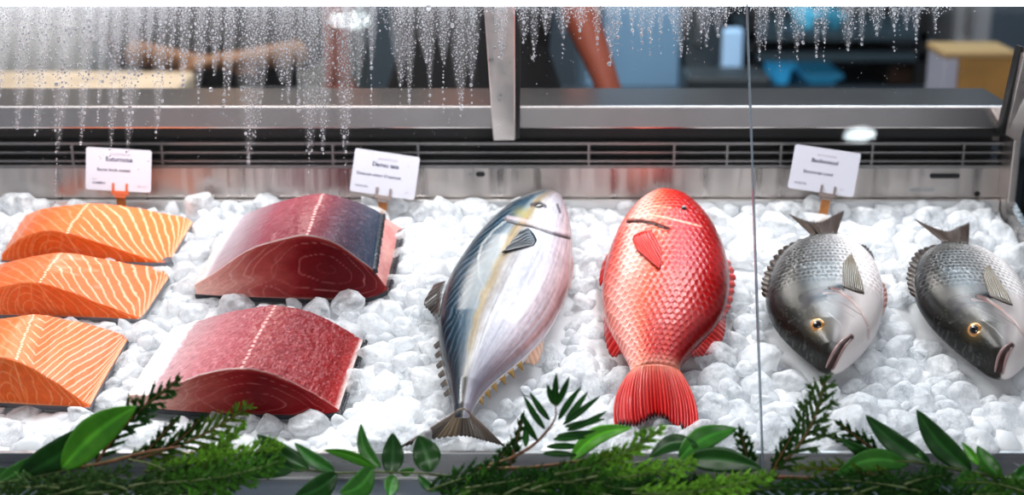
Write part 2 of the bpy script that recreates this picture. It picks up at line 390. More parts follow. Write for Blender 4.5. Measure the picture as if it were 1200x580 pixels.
# running lanes of condensation: (px at the top, half width px, bottom row)
LANES = []
rl = random.Random(3)
def lane(x, w, bot, dens=1.): LANES.append((x, w, bot, dens))
for x, w, bo in ((6, 12, 112), (30, 13, 150), (52, 12, 158), (78, 13, 178), (104, 10, 168), (122, 9, 120), (138, 10, 175), (158, 13, 178),
                 (176, 8, 66), (190, 10, 155), (203, 7, 82), (217, 10, 100), (236, 11, 108), (254, 9, 88), (271, 9, 104), (266, 4, 125),
                 (297, 18, 190), (309, 10, 120), (333, 22, 98), (340, 9, 120), (352, 6, 130), (366, 18, 180), (381, 12, 175), (406, 14, 178),
                 (421, 10, 100), (436, 6, 80), (470, 13, 100), (480, 7, 118), (500, 14, 72), (504, 6, 112), (520, 10, 74), (540, 12, 128), (553, 9, 100)):
    lane(x, w, bo)
for x, w, bo in ((588, 9, 64), (614, 8, 50), (626, 6, 66), (640, 8, 40), (660, 9, 44), (680, 9, 36), (700, 5, 52), (716, 9, 72), (724, 5, 44),
                 (741, 5, 36), (752, 6, 50), (762, 7, 46), (774, 5, 38), (790, 7, 38), (798, 8, 66), (806, 6, 40), (822, 7, 38), (828, 6, 54), (841, 8, 42), (850, 5, 30)):
    lane(x, w, bo)
for x, w, bo in ((890, 6, 70), (897, 5, 50), (914, 6, 62), (934, 8, 60), (941, 4, 50), (957, 5, 66), (966, 6, 50), (994, 10, 58), (1010, 5, 52), (1028, 9, 40), (1048, 6, 36), (1062, 6, 34), (1074, 5, 46), (1096, 4, 34)):
    lane(x, w, bo)
def slant(px): return .075 * np.clip((470 - px) / 470., 0, 1) + .004
def lane_w(px, py):
    """0..1 how wet the glass is at this point"""
    best = np.zeros_like(px)
    for x, w, bo, d in LANES:
        xc = x - slant(np.array(float(x))) * (py - 20)
        t = (py - 6) / (bo - 6)
        ww = w * np.where(t < .45, 1.05 - .35 * t, np.clip(.9 - .75 * (t - .45) / .55, .14, 1))
        s = np.clip(1.25 - np.abs(px - xc) / np.maximum(ww, .8), 0, 1) * (t < 1)
        best = np.maximum(best, s)
    return best
def topfog(px, py):
    e = np.where(px < 180, 62, np.where(px < 470, 30, np.where(px < 570, 20, 12)))
    return np.clip(1 - (py - 8) / e, 0, 1)
def gpt(x, k, o=0.): return G0 + UX * x + GUP * k + GN * o
panes = []
for nm, x0, x1, lab in (('front_glass', XL, xj - .0012, 'left'), ('front_glass', xj + .0012, XR + .12, 'right')):
    nx, nk = int((x1 - x0) / .0016), 150
    xs_, ks_ = np.linspace(x0, x1, nx), KT - (KT - .0) * (np.linspace(0, 1, nk) ** 1.6)
    X, K = np.meshgrid(xs_, ks_, indexing='ij')
    P = np.array(G0)[None, None] + X[..., None] * np.array(UX) + K[..., None] * np.array(GUP); P = P.reshape(-1, 3)
    px, py = proj(P)
    lw = lane_w(px, py); tf = topfog(px, py)
    fog = np.clip(.22 * lw * np.where(px < 570, 1, .6) * np.clip(1.25 - py / 190, .15, 1) + .20 * tf * np.where(px < 200, 1, .45) * (.45 + .55 * lw), 0, .55) + .012 * np.clip(1 - py / 300, 0, 1) * (px < 560)
    fog += np.where(px < 130, .16, np.where(px < 175, .16 * (175 - px) / 45, 0)) * np.clip(1.05 - py / 75, 0, 1)
    Vb = P + np.array(GN) * -.005
    n = len(P); fc = grid_faces(nx, nk)
    corners = [0, nk - 1, (nx - 1) * nk + nk - 1, (nx - 1) * nk]
    V = np.vstack([P, Vb[corners]])
    fc.append((n, n + 1, n + 2, n + 3))
    o = mobj(nm, V, fc, M['glass'], case, smooth=False)
    tag(o, 'left front glass pane, heavily misted with running drops' if lab == 'left' else 'right front glass pane, lightly misted at its top edge')
    fa = o.data.attributes.new('Fog', 'FLOAT', 'POINT'); fa.data.foreach_set('value', np.concatenate([fog, np.zeros(4)]))
    panes.append(o)
g = MB(); g.hexa([gpt(xj - .0011, 0, .0006), gpt(xj + .0011, 0, .0006), gpt(xj + .0011, 0, -.006), gpt(xj - .0011, 0, -.006), gpt(xj - .0011, KT, .0006), gpt(xj + .0011, KT, .0006), gpt(xj + .0011, KT, -.006), gpt(xj - .0011, KT, -.006)])
g.build('glass_joint', M['edgeglass'], case)
# drops (beyond counting: one object per pane)
def dome(nseg=8):
    V = []; Fc = []
    rings = ((1., 0.), (.93, .30), (.66, .56), (.3, .68))
    for r, h in rings:
        for k in range(nseg): th = 2 * PI * k / nseg; V.append((r * math.cos(th), r * math.sin(th), h))
    V.append((0, 0, .72)); n = nseg
    for i in range(3):
        for k in range(n): Fc.append((i * n + k, i * n + (k + 1) % n, (i + 1) * n + (k + 1) % n, (i + 1) * n + k))
    for k in range(n): Fc.append((3 * n + k, 3 * n + (k + 1) % n, 4 * n))
    Fc.append(tuple(range(n - 1, -1, -1)))
    return np.array(V), Fc
DV, DF = dome()
drops = {0: [], 1: []}
rd = random.Random(11)
def drop(px, py, r):     # r in px
    x, k = glass(px, py)
    if k > KT - .002 or k < .01 or abs(x - xj) < r * 1.72 / F * 1.1 + .0016: return
    drops[0 if x < xj else 1].append((x, k, r * (1.72 / F)))
occ = {}
def tryd(px, py, r, tight=.8):
    c = 4; gx, gy = int(px // c), int(py // c)
    for i in (-2, -1, 0, 1, 2):
        for j in (-2, -1, 0, 1, 2):
            for (qx, qy, qr) in occ.get((gx + i, gy + j), ()):
                if (qx - px) ** 2 + (qy - py) ** 2 < ((qr + r) * tight) ** 2: return False
    occ.setdefault((gx, gy), []).append((px, py, r)); drop(px, py, r); return True
for x, w, bo, d in LANES:                       # beads running at the end of each lane
    for k in range(rd.randint(1, 3)):
        yb = bo - k * rd.uniform(5, 12); xc = x - float(slant(np.array(float(x)))) * (yb - 20) + rd.uniform(-w, w) * .12
        tryd(xc, yb, rd.uniform(1.3, 2.3))
    y = bo + rd.uniform(4, 9); yend = bo + rd.choice((0, 10, 25, 60)) * (1 if x < 570 else .4)
    while y < yend:
        tryd(x - float(slant(np.array(float(x)))) * (y - 20) + rd.uniform(-1, 1), y, rd.uniform(.7, 1.4)); y += rd.uniform(3, 9)
for (x, y, r) in ((502, 9, 4), (109, 45, 3), (82, 40, 3.4), (714, 75, 2.6), (104, 25, 3), (188, 27, 3.2), (163, 30, 3), (160, 44, 2.6), (66, 99, 2.4), (247, 105, 2.6), (468, 99, 2.6), (530, 30, 2.6), (580, 56, 1.8), (585, 68, 1.8), (624, 68, 2.2), (798, 58, 2), (827, 54, 2)):
    tryd(x, y, r, .5)
for big, N in ((1, 9000), (0, 40000)):
    pxs = np.array([rd.uniform(-25, 1120) for _ in range(N)]); pys = np.array([7 + 195 * rd.random() ** (1.7) for _ in range(N)])
    lw = lane_w(pxs, pys); tf = topfog(pxs, pys)
    for a, bb, l, t in zip(pxs, pys, lw, tf):
        pr = max(l, t * (.8 if a < 180 else .42 if a < 570 else .6))
        if a > 1110: pr *= .2
        if rd.random() > pr: continue
        if big: tryd(a, bb, (rd.uniform(1.0, 2.1) if 60 < a < 290 else rd.uniform(.85, 1.55)) * (1.0 if bb > 25 else .8), 1.08)
        else: tryd(a, bb, rd.uniform(.5, .85), 1.1)
for _ in range(900):                            # stray specks
    a = rd.uniform(0, 1150); bb = 10 + 190 * rd.random() ** 1.6
    if a > 570 and bb > 110: continue
    tryd(a, bb, rd.uniform(.35, .6), 1.)
for i, (lab) in enumerate(('mist and running drops of condensation on the left glass pane', 'short fringe of condensation drops along top of the right glass pane')):
    D = np.array(drops[i]); n = len(D); nv = len(DV)
    el = RNG.uniform(1.0, 1.35, n)
    L = np.empty((n, nv, 3))
    L[..., 0] = D[:, None, 0] + DV[None, :, 0] * D[:, None, 2]
    L[..., 1] = D[:, None, 1] + DV[None, :, 1] * D[:, None, 2] * el[:, None]
    L[..., 2] = .0004 + DV[None, :, 2] * D[:, None, 2] * .9
    L = L.reshape(-1, 3)
    W = np.array(G0) + L[:, :1] * np.array(UX) + L[:, 1:2] * np.array(GUP) + L[:, 2:] * np.array(GN)
    fc = [tuple(v + q * nv for v in f) for q in range(n) for f in DF]
    o = mobj('condensation_droplets', W, fc, M['drop']); tag(o, lab, 'condensation', kind='stuff')
print('drops', len(drops[0]), len(drops[1]))

# ------------------------------------------------------------------ fish and fillets
def root_at(px, py, name, label, cat, group=None):
    p = bedw(px, py, 0)
    return thing(name, label, cat, p, group, (TILT, 0, 0))
class Fish: pass
def loft(stations, hmid, ttop, tbot, ns, nt, name, m, parent, color, tprof=None, relief=None, shrink=.55, roundend=False):
    Ls = spline([s[0] for s in stations], ns); Rs = spline([s[1] for s in stations], ns)
    s = np.linspace(0, 1, ns)
    f = Fish(); 
    Lb = np.array([bed(a, b, hmid)[:2] for a, b in Ls]); Rb = np.array([bed(a, b, hmid)[:2] for a, b in Rs])
    c = (Lb + Rb) / 2; w = (Rb - Lb) / 2; wl = np.linalg.norm(w, axis=1); wm = wl.max()
    tp = (wl / wm) ** shrink if tprof is None else np.interp(s, *zip(*tprof)) * np.clip(wl / wm / .25, 0, 1) ** .6
    global LW; LW = np.repeat((wl / wm)[:, None], nt, 1)
    if roundend: tp = tp * np.sqrt(np.clip((1 - s) / .04, 0, 1))
    th = np.linspace(0, 2 * PI, nt, endpoint=False)
    q, z = -np.cos(th), np.sin(th)                           # q=-1 on the L side, top half first
    X = c[:, None, 0] + w[:, None, 0] * q; U = c[:, None, 1] + w[:, None, 1] * q
    zz = np.sign(z) * np.abs(z) ** .9
    H = hmid + np.where(z >= 0, ttop, tbot)[None] * zz[None] * tp[:, None]
    S, Q = np.meshgrid(s, q, indexing='ij'); top = np.broadcast_to(z >= 0, S.shape)
    P = np.array(B0) + X[..., None] * np.array(UX) + U[..., None] * np.array(UU) + H[..., None] * np.array(UN)
    px, py = proj(P.reshape(-1, 3)); px, py = px.reshape(S.shape), py.reshape(S.shape)
    if relief is not None:
        d = relief(S, Q, top, px, py, wl)
        P = P + d[..., None] * np.array(UN)
    C = color(S, Q, top, px, py)
    fc = grid_faces(ns, nt, True)
    fc.append(tuple(range(nt))); fc.append(tuple((ns - 1) * nt + k for k in range(nt - 1, -1, -1)))
    f.ob = mobj(name, P.reshape(-1, 3), fc, m, parent, C.reshape(-1, 3))
    tri = [t for a in fc if len(a) == 4 for t in ((a[0], a[1], a[2]), (a[0], a[2], a[3]))]
    f.bvh = BVHTree.FromPolygons([Vector(p) for p in P.reshape(-1, 3)], tri)
    f.S, f.Q, f.px, f.py, f.top = S, Q, px, py, top
    FOOT.append([tuple(a) for a in Lb] + [tuple(a) for a in Rb[::-1]])
    return f
def onbody(f, px, py, off=.002, hfall=.03):
    d = rdir(px, py).normalized(); h = f.bvh.ray_cast(CAM, d)
    return (h[0] - d * off) if h[0] is not None else bedw(px, py, hfall)
def fin(f, name, base, edge, m, parent, nu=40, nv=14, h0=None, h1=None, ragged=.12, rays=16, col=None, spiky=False, on=False, bulge=.0, amp=.0012, flare=0.):
    """a fan of fin rays from the base line to the outer edge; given in pixels, laid out in space at the stated heights"""
    b = spline(base, nu); e = spline(edge, nu); axb = np.array(edge[-1]) - np.array(edge[0]); axb = axb / np.linalg.norm(axb)
    jit = [rr0.uniform(-.16, .16) for rr0 in [random.Random(5)] for _ in range(rays + 2)]; V = np.zeros((nu, nv, 3)); Cc = np.zeros((nu, nv, 3))
    rr = random.Random(len(name) + int(base[0][0] * 7))
    for i in range(nu):
        a = i / (nu - 1); q_ = a * rays; a_ = (q_ + jit[int(q_)] * (1 - q_ % 1) + jit[int(q_) + 1] * (q_ % 1)) / rays
        pb = onbody(f, *b[i], .001) if (on or h0 is None) else bedw(b[i][0], b[i][1], h0)
        hb = (pb - B0).dot(UN)
        k = 1.0
        if ragged:
            ph = (a * rays) % 1
            k = 1 - ragged * ((abs(ph - .5) * 2) ** (1.0 if spiky else 2)) - ragged * .35 * rr.random()
        ee = np.array(b[i]) + (np.array(e[i]) - np.array(b[i])) * k
        pe = onbody(f, ee[0], ee[1], .006) if on else bedw(ee[0], ee[1], h1)
        for j in range(nv):
            v = j / (nv - 1)
            if on:
                qx = np.array(b[i]) * (1 - v) + ee * v
                p = onbody(f, qx[0], qx[1], .0012 + .004 * v)
            else:
                p = pb.lerp(pe, v) + UN * (bulge * math.sin(PI * v)) + (UX * axb[0] - UU * axb[1] * 1.7) * (flare * (a - .5) * 2 * math.sin(PI * v) ** .8 / 880)
            p = p + UN * (amp * math.sin(a_ * rays * 2 * PI) * min(1, v * 3))
            V[i, j] = p
            Cc[i, j] = col(a, v, .5 + .5 * math.sin(a_ * rays * 2 * PI)) if col else (1, 1, 1)
    o = mobj(name, V.reshape(-1, 3), grid_faces(nu, nv), m, parent, Cc.reshape(-1, 3))
    sd = o.modifiers.new('thickness', 'SOLIDIFY'); sd.thickness = .0009; sd.offset = 0
    return o
def eye(f, px, py, rpx, parent, iris, pup=(.008, .008, .01), pr=.58, off=0., ring=None):
    p = onbody(f, px, py, 0); h = f.bvh.ray_cast(CAM, rdir(px, py).normalized()); n = h[1] if h[1] is not None else UN
    if n.dot(rdir(px, py)) > 0: n = -n
    n = (n * .6 + (CAM - p).normalized() * .4).normalized()
    r = rpx * (p - CAM).length / F
    a = n.cross(UX).normalized(); b = n.cross(a)
    def disc(rad, h0, name, m, par, k=24, rings=6):
        V = []; 
        for i in range(rings + 1):
            ph = i / rings * PI / 2
            for j in range(k): th = 2 * PI * j / k; V.append(p + n * (h0 + rad * .35 * math.cos(ph)) + (a * math.cos(th) + b * math.sin(th)) * rad * math.sin(ph))
        return mobj(name, V, grid_faces(rings + 1, k, True), m, par)
    e = disc(r, off - .0006, 'eye', iris, parent)
    disc(r * pr, off - .0006 + r * .35 - r * pr * .35 + .0009, 'pupil', M['pupil'], e)
    return e
M['pupil'] = mat('fish_pupil', (.006, .006, .008), .08, coat=1)
def scales(u, v, su, sv, rad=.66):
    """overlapping round scales in offset rows: distance from the scale's root, 1 at its free edge"""
    R = sv * rad; e = np.ones(u.shape); done = np.zeros(u.shape, bool); r0 = np.floor((u - R) / su)
    for k in range(int(R / su) + 3):
        r = r0 + k; o = (r % 2) * .5; c = (np.floor(v / sv - o + .5) + o) * sv
        d = np.hypot((u - r * su) , v - c) / R
        ok = (~done) & (d < 1) & (u >= r * su - .2 * su); e[ok] = d[ok]; done |= ok
    return e
# --- salmon and tuna: cut blocks given by front-foot, front-top and back-top edge lines
def block(FB, FT, BT, hk, name, m, parent, color, na=240, nf=46, nt=110, nb=8, crown=.0, round_=3, relief=None, foot=True):
    FB, FT, BT = spline(FB, na), spline(FT, na), spline(BT, na)
    fb = np.array([bedw(x, y, .0) for x, y in FB])
    ft = np.zeros_like(fb); bt = np.zeros_like(fb); hh = np.zeros(na)
    for i in range(na):
        u = (Vector(fb[i]) - B0).dot(UU)
        p = hit(FT[i][0], FT[i][1], B0 + UU * (u + .004), UU); hh[i] = max((p - B0).dot(UN), .002)
        ft[i] = hit(FT[i][0], FT[i][1], B0 + UU * (u + .004), UU)
        q = bedw(BT[i][0], BT[i][1], max(hh[i] * (hk(i / (na - 1)) if callable(hk) else hk), .003)); bt[i] = q
    bb = np.array([Vector(b) - UN * ((Vector(b) - B0).dot(UN)) for b in bt])
    rows = []
    for k in range(nf): t = k / nf; rows.append(fb * (1 - t) + ft * t)
    for k in range(nt): t = k / nt; rows.append(ft * (1 - t) + bt * t + np.array(UN) * crown * math.sin(PI * t))
    for k in range(nb + 1): t = k / nb; rows.append(bt * (1 - t) + bb * t)
    G = np.stack(rows, 1)                        # na, nv, 3
    nv = G.shape[1]
    for _ in range(round_ * 3):                  # soften the long edges
        G[:, 1:-1] = G[:, 1:-1] * .5 + .25 * (G[:, :-2] + G[:, 2:])
    A = np.repeat(np.linspace(0, 1, na)[:, None], nv, 1); J = np.repeat(np.arange(nv)[None], na, 0)
    face = J < nf; tt = np.where(face, J / nf, np.where(J < nf + nt, (J - nf) / nt, 1.))
    reg = np.where(face, 0, np.where(J < nf + nt, 1, 2))
    if relief is not None: G = G + relief(A, tt, reg)[..., None] * np.array(UN)
    C = color(A, tt, reg)
    fc = grid_faces(na, nv)
    # end faces as grids
    V = [G.reshape(-1, 3)]; Cs = [C.reshape(-1, 3)]; base = na * nv
    for side, idx in ((0, 0), (1, na - 1)):
        lf, lb = G[idx, :], None
        m_ = 10; bot = fb[idx] * (1 - np.linspace(0, 1, nv))[:, None] + bb[idx] * np.linspace(0, 1, nv)[:, None]
        E = np.stack([lf * (1 - k / m_) + bot * (k / m_) for k in range(m_ + 1)], 1)
        ev = E.reshape(-1, 3); ec = np.repeat(C[idx][:, None], m_ + 1, 1)
        V.append(ev); Cs.append(ec.reshape(-1, 3)); gf = np.array(grid_faces(nv, m_ + 1)) + base
        fc += (gf[:, ::-1] if side == 0 else gf).tolist(); base += len(ev)
    fc.append(tuple([i * nv for i in range(na)] + [(na - 1 - i) * nv + nv - 1 for i in range(na)]))
    f = Fish()
    f.ob = mobj(name, np.vstack(V), fc, m, parent, np.vstack(Cs))
    f.fb, f.ft, f.bt, f.bb, f.G = fb, ft, bt, bb, G
    if foot: FOOT.append([(p[0], (Vector(p) - B0).dot(UU)) for p in fb] + [(p[0], (Vector(p) - B0).dot(UU)) for p in bb[::-1]])
    return f
def under_skin(f, name, m, parent, out=.0008, th=.0022):
    """thin skin under the block, showing as a narrow rim"""
    fb, bb = f.fb, f.bb; n = len(fb); V = []
    cen = (fb.mean(0) + bb.mean(0)) / 2
    loop = np.vstack([fb, np.linspace(fb[-1], bb[-1], 12)[1:-1], bb[::-1], np.linspace(bb[0], fb[0], 12)[1:-1]])
    d = loop - cen; d = d / np.linalg.norm(d, axis=1)[:, None]
    lo = loop + d * out - np.array(UN) * .004; hi = loop + d * out + np.array(UN) * (th - .0005); k = len(loop)
    fc = [(i, (i + 1) % k, k + (i + 1) % k, k + i) for i in range(k)] + [tuple(range(k - 1, -1, -1)), tuple(range(k, 2 * k))]
    return mobj(name, np.vstack([lo, hi]), fc, m, parent, smooth=False)
M['salmon'] = vmat('salmon_flesh', .42, coat=.18, sss=.12, bump=.22, bscale=420, crough=.18, spec=.3)
M['tuna'] = vmat('tuna_flesh', .30, coat=.05, spec=.15, sss=.03, bump=.28, bscale=380, crough=.2)
M['salmon_skin'] = mat('salmon_skin', (.16, .16, .18), .3, metal=.3, coat=.4, bump=.3, bscale=500)
M['tuna_skin'] = mat('tuna_skin', (.018, .022, .03), .35, coat=.5, bump=.6, bscale=600)

def salmon_col(La, Lb, mode, seed, ctr):
    def col(A, T, R):
        a, t = A * La, T * Lb                    # in cm
        w1 = n2(a * .5 + seed, t * .45) * .35; w2 = n2(a * 2.2 + seed, t * 2.2) * .10
        base = np.broadcast_to(np.array((.80, .19, .065)), A.shape + (3,)).copy()
        # top: right of the centre line bands fan out; left of it fine faint bands
        d = a - ctr * La - .25 * (1 - T)
        if mode == 'fan':
            ph = (d + 6.2 * T ** .8 + .05 * np.clip(d - 4, 0, 9) ** 1.6 * T + w1 * .8 + w2) / 1.18
        else:
            af = .46 * La; e = (a - af - .5 * (1 - T)); ph = (t * .95 - np.where(e > 0, 2.6 * e, -1.0 * e) + w1 * .5 + w2) / 1.75
        sw = np.abs((ph - np.floor(ph)) - .5) * 2
        right = sm(.25, 1.0, d)
        width = .15 + .12 * np.clip((a / La - .45) * 2, 0, 1)
        band = (1 - sm(width * .55, width * 1.35, sw)) * right
        fat = np.array((.86, .53, .36))
        ph2 = (a * .8 + .55 * t + w1) / 1.15; sw2 = np.abs((ph2 - np.floor(ph2)) - .5) * 2
        bandl = (1 - sm(.04, .30, sw2)) * (1 - sm(-.6, .0, d)) * .30
        topc = lerp(base, np.broadcast_to(fat, base.shape), np.clip(band * .92 + bandl, 0, 1))
        # dotted centre line
        dots = (np.sin(t * 11 + seed) > -.35) * (1 - sm(.06, .20, np.abs(d + .12 * n2(t * 3, seed + t * 0)))) 
        topc = lerp(topc, np.broadcast_to(np.array((.95, .70, .52)), base.shape), np.clip(dots, 0, 1) * .85)
        d2 = d + .30 * La; dots2 = (np.sin(t * 9 + 2) > .0) * (1 - sm(.05, .16, np.abs(d2))) * .5
        topc = lerp(topc, np.broadcast_to(np.array((.95, .70, .52)), base.shape), dots2)
        g = n2(a * 6, t * 6) * .06 + n2(a * 17, t * 13) * .05
        topc = topc * (1 + g)[..., None]
        # pale margins
        topc = lerp(topc, np.broadcast_to(fat, base.shape), (sm(.93, 1.0, A)) * .45)
        # cut face: deeper orange with thin curved lines
        hgt = T * 3
        fbase = np.broadcast_to(np.array((.80, .135, .014)), base.shape)
        phf = (a * .75 + .30 * (hgt - 1.2) ** 2 * np.sign(a - ctr * La) + w1 * .7) / 1.1
        sf = np.abs((phf - np.floor(phf)) - .5) * 2
        fl = (1 - sm(.05, .26, sf)) * (.22 + .5 * sm(ctr * La, La, a))
        rr = np.hypot((a - ctr * La * .75) / 3.0, (T - .15) * 1.1); pr = rr * 4.2; sr = np.abs((pr - np.floor(pr)) - .5) * 2
        fl = np.maximum(fl, (1 - sm(.04, .22, sr)) * .38 * (a < ctr * La * 1.05))
        fl = np.maximum(fl, .5 * (1 - sm(.03, .12, np.abs(a - ctr * La))) * sm(0, .5, T))
        facec = lerp(fbase, np.broadcast_to(np.array((.95, .50, .24)), base.shape), fl)
        facec = facec * (1 - .10 * (1 - T) + .10 * n2(a * 5, hgt * 5))[..., None]
        facec = lerp(facec, np.broadcast_to(fat, base.shape), (1 - sm(.0, .10, T)) * .6)
        out = np.where((R == 0)[..., None], facec, topc)
        rim = np.where(R == 0, sm(.86, 1, T), 0) * .35
        return lerp(out, np.broadcast_to(np.array((.93, .33, .10)), base.shape), rim)
    return col
def salmon_relief(seed):
    def f(A, T, R): return (n2(A * 30 + seed, T * 9) * .0005 + n2(A * 9 + seed, T * 3) * .0010) * np.where(R == 0, np.clip(T * 2, 0, 1), np.where(R == 1, 1, 0))
    return f
c_ = crop(0, 220, 2.15)
grp = 'salmon fillets at the left end of the ice'
specs = [
  ('orange salmon fillet piece farthest back, below the left price card', c_((4, 186), (70, 188), (150, 189), (230, 190), (300, 190), (360, 191), (410, 192), (426, 192)),
   c_((5, 166), (50, 130), (108, 109), (178, 116), (255, 139), (330, 163), (395, 183), (428, 186)),
   c_((70, 64), (115, 51), (175, 42), (238, 37), (330, 47), (410, 62), (465, 74), (485, 86)), 20, 9.5, 'fan', 1., .40, (120, 262)),
  ('orange salmon fillet piece in the middle of the stack of three at left', c_((-75, 322), (0, 323), (80, 325), (160, 327), (230, 329), (290, 331), (340, 334), (356, 334)),
   c_((-75, 290), (-20, 258), (40, 241), (97, 239), (160, 255), (235, 285), (320, 317), (360, 329)),
   c_((-30, 207), (20, 186), (90, 170), (160, 162), (250, 175), (330, 190), (405, 205), (425, 224)), 20, 9.0, 'fan', 5., .42, (80, 330)),
  ('orange salmon fillet piece nearest the front rail with chevron fat lines', c_((-100, 540), (-30, 543), (40, 547), (90, 550), (140, 552), (180, 554), (215, 557), (225, 557)),
   c_((-100, 462), (-45, 436), (5, 428), (60, 443), (110, 473), (155, 500), (205, 535), (228, 548)),
   c_((-60, 340), (0, 328), (60, 320), (110, 319), (165, 327), (235, 344), (300, 365), (322, 380)), 17, 12.5, 'chev', 9., .36, (60, 440))]
for lab, FBp, FTp, BTp, La, Lb, mode, seed, ctr, c0 in specs:
    r = root_at(*c0, 'salmon_fillet', lab, 'salmon fillet', grp)
    f = block(FBp, FTp, BTp, .95, 'flesh', M['salmon'], r, salmon_col(La, Lb, mode, seed, ctr), na=320, nt=170, crown=.002, relief=salmon_relief(seed))
    tag(under_skin(f, 'skin', M['salmon_skin'], r), 'dark silvery skin under the flesh')

def tuna_col(kind, seed):
    La, Lb = 26., 14.
    def col(A, T, R):
        a, t = A * La, T * Lb; sh = A.shape + (3,)
        bc = lambda c: np.broadcast_to(np.array(c), sh)
        w1 = n2(a * .45 + seed, t * .4 + 3); w2 = n2(a * 2.3 + seed, t * 2.1); w3 = n2(a * 7 + seed, t * 6)
        stops = [(0, (.82, .52, .45)), (.12, (.74, .40, .35)), (.3, (.40, .08, .07)), (.45, (.22, .012, .015)), (.6, (.12, .004, .007)), (.85, (.14, .006, .009)), (1, (.24, .014, .015))]
        if kind == 2: stops = [(0, (.83, .56, .48)), (.14, (.76, .44, .38)), (.32, (.46, .10, .08)), (.47, (.28, .016, .017)), (.58, (.16, .003, .006)), (.88, (.25, .005, .008)), (1, (.38, .015, .015))]
        xs = [s[0] for s in stops]; Aw = A + .03 * w1
        face = np.stack([np.interp(Aw, xs, [s[1][k] for s in stops]) for k in range(3)], -1)
        hh = T * 7; cxx = .58 * La
        rr = np.hypot((a - cxx) / 2.3, (hh - 2.2 - (1.5 if kind == 1 else 0)) * 1.0) + .25 * w1
        p = rr / 1.05; s_ = np.abs(p - np.floor(p) - .5) * 2
        ln = (1 - sm(.03, .13, s_)) * (.30 + .2 * w1) * np.clip(rr / 3, .0, 1) * sm(.1, .35, A)
        face = lerp(face, bc((.72, .34, .32)), np.clip(ln, 0, .5))
        ln2 = np.abs(((a * .9 - hh * .6 + w1) / 1.6) % 1 - .5) * 2
        face = lerp(face, bc((.86, .62, .55)), (1 - sm(.04, .2, ln2)) * .3 * (1 - sm(.2, .42, A)))
        face = face * (1 + .12 * w2 + .06 * w3)[..., None]
        face = lerp(face, bc((.80, .58, .52)), (1 - sm(.0, .06, T)) * .55)
        face = lerp(face, bc((.70, .14, .12)), sm(.90, 1., T) * .35 * sm(.25, .5, A))
        # upper side
        if kind == 1:
            st = [(0, (.86, .72, .70)), (.07, (.84, .78, .80)), (.11, (.50, .42, .47)), (.30, (.26, .07, .09)), (.48, (.19, .028, .04)), (.53, (.14, .022, .034)), (.62, (.07, .028, .042)), (.75, (.045, .055, .085)), (.87, (.02, .045, .08)), (1, (.02, .04, .07))]
        else:
            st = [(0, (.90, .80, .78)), (.02, (.90, .86, .86)), (.10, (.86, .80, .82)), (.13, (.50, .33, .36)), (.30, (.40, .15, .17)), (.44, (.28, .058, .072)), (.5, (.22, .026, .032)), (.62, (.19, .016, .020)), (.9, (.24, .016, .018)), (.97, (.38, .03, .028)), (1, (.86, .70, .66))]
        xs = [s[0] for s in st]; Ax = A + .012 * w2 * (A > .09) * (A < .9)
        top = np.stack([np.interp(Ax, xs, [s[1][k] for s in st]) for k in range(3)], -1)
        ph = (a * 1.1 - t * .55 + .5 * w1 + .15 * w2) / .75; s2 = np.abs(ph - np.floor(ph) - .5) * 2
        top = lerp(top, top * 1.5 + .02, (1 - sm(.1, .6, s2)) * .30 * sm(.1, .2, A) * (1 - sm(.55, .7, A) * (kind == 1)))
        streak = np.clip(w3 * .8 + n2(a * 9, t * 2.2) * .6, 0, 1)
        top = lerp(top, bc((.72, .42, .44)), streak * (.28 if kind == 2 else .14) * sm(.12, .3, A))
        top = top * (1 + .10 * w2)[..., None]
        dd = np.abs(a - .5 * La - .10 * n2(t * 2, t * 0 + seed)); dots = (1 - sm(.08, .26, dd)) * (np.sin(t * 7.5) > -.5)
        top = lerp(top, bc((.80, .42, .40)), dots * .8)
        top = lerp(top, bc((.88, .70, .66)), (1 - sm(.0, .02, T)) * (.75 - .45 * sm(.45, .6, A)))
        if kind == 1:
            pinks = lerp(bc((.62, .24, .23)), bc((.82, .42, .38)), np.clip(.5 + .6 * w1 + .3 * w2, 0, 1))
            k = (A > .872 + .004 * np.sin(t * 9)).astype(float); top = lerp(top, pinks, k)
        return np.where((R == 0)[..., None], face, top)
    return col
c_ = crop(140, 210, 2.0)
grp = 'tuna loins on the ice'
r1 = root_at(340, 340, 'tuna_loin', 'dark red tuna loin piece with navy skin on top, behind the other tuna', 'tuna loin', grp)
FT1 = c_((176, 247), (218, 222), (300, 166), (380, 140), (440, 130), (505, 148), (560, 186), (598, 216), (626, 254))
BT1 = c_((262, 96), (300, 78), (355, 57), (420, 40), (478, 32), (538, 45), (590, 64), (618, 82), (661, 114))
def tr1(A, T, R):
    d = -.009 * sm(.868, .874, A) * (R == 1) * np.clip(1, 0, 1)
    return d + n2(A * 40, T * 20) * .0004 * (R == 1)
t1 = block(c_((180, 273), (235, 276), (300, 279), (380, 282), (440, 284), (500, 285), (550, 283), (592, 279), (628, 264)), FT1, BT1, .92, 'flesh', M['tuna'], r1, tuna_col(1, 2.), na=320, nt=170, crown=.003, relief=tr1)
r2 = root_at(290, 440, 'tuna_loin', 'crimson tuna loin piece with white fat strip, nearest the front rail', 'tuna loin', grp)
FT2 = c_((20, 505), (75, 505), (140, 476), (215, 452), (285, 443), (345, 452), (410, 478), (465, 508), (514, 541))
BT2 = c_((128, 345), (185, 330), (245, 311), (310, 299), (368, 293), (430, 303), (480, 322), (530, 349), (571, 376))
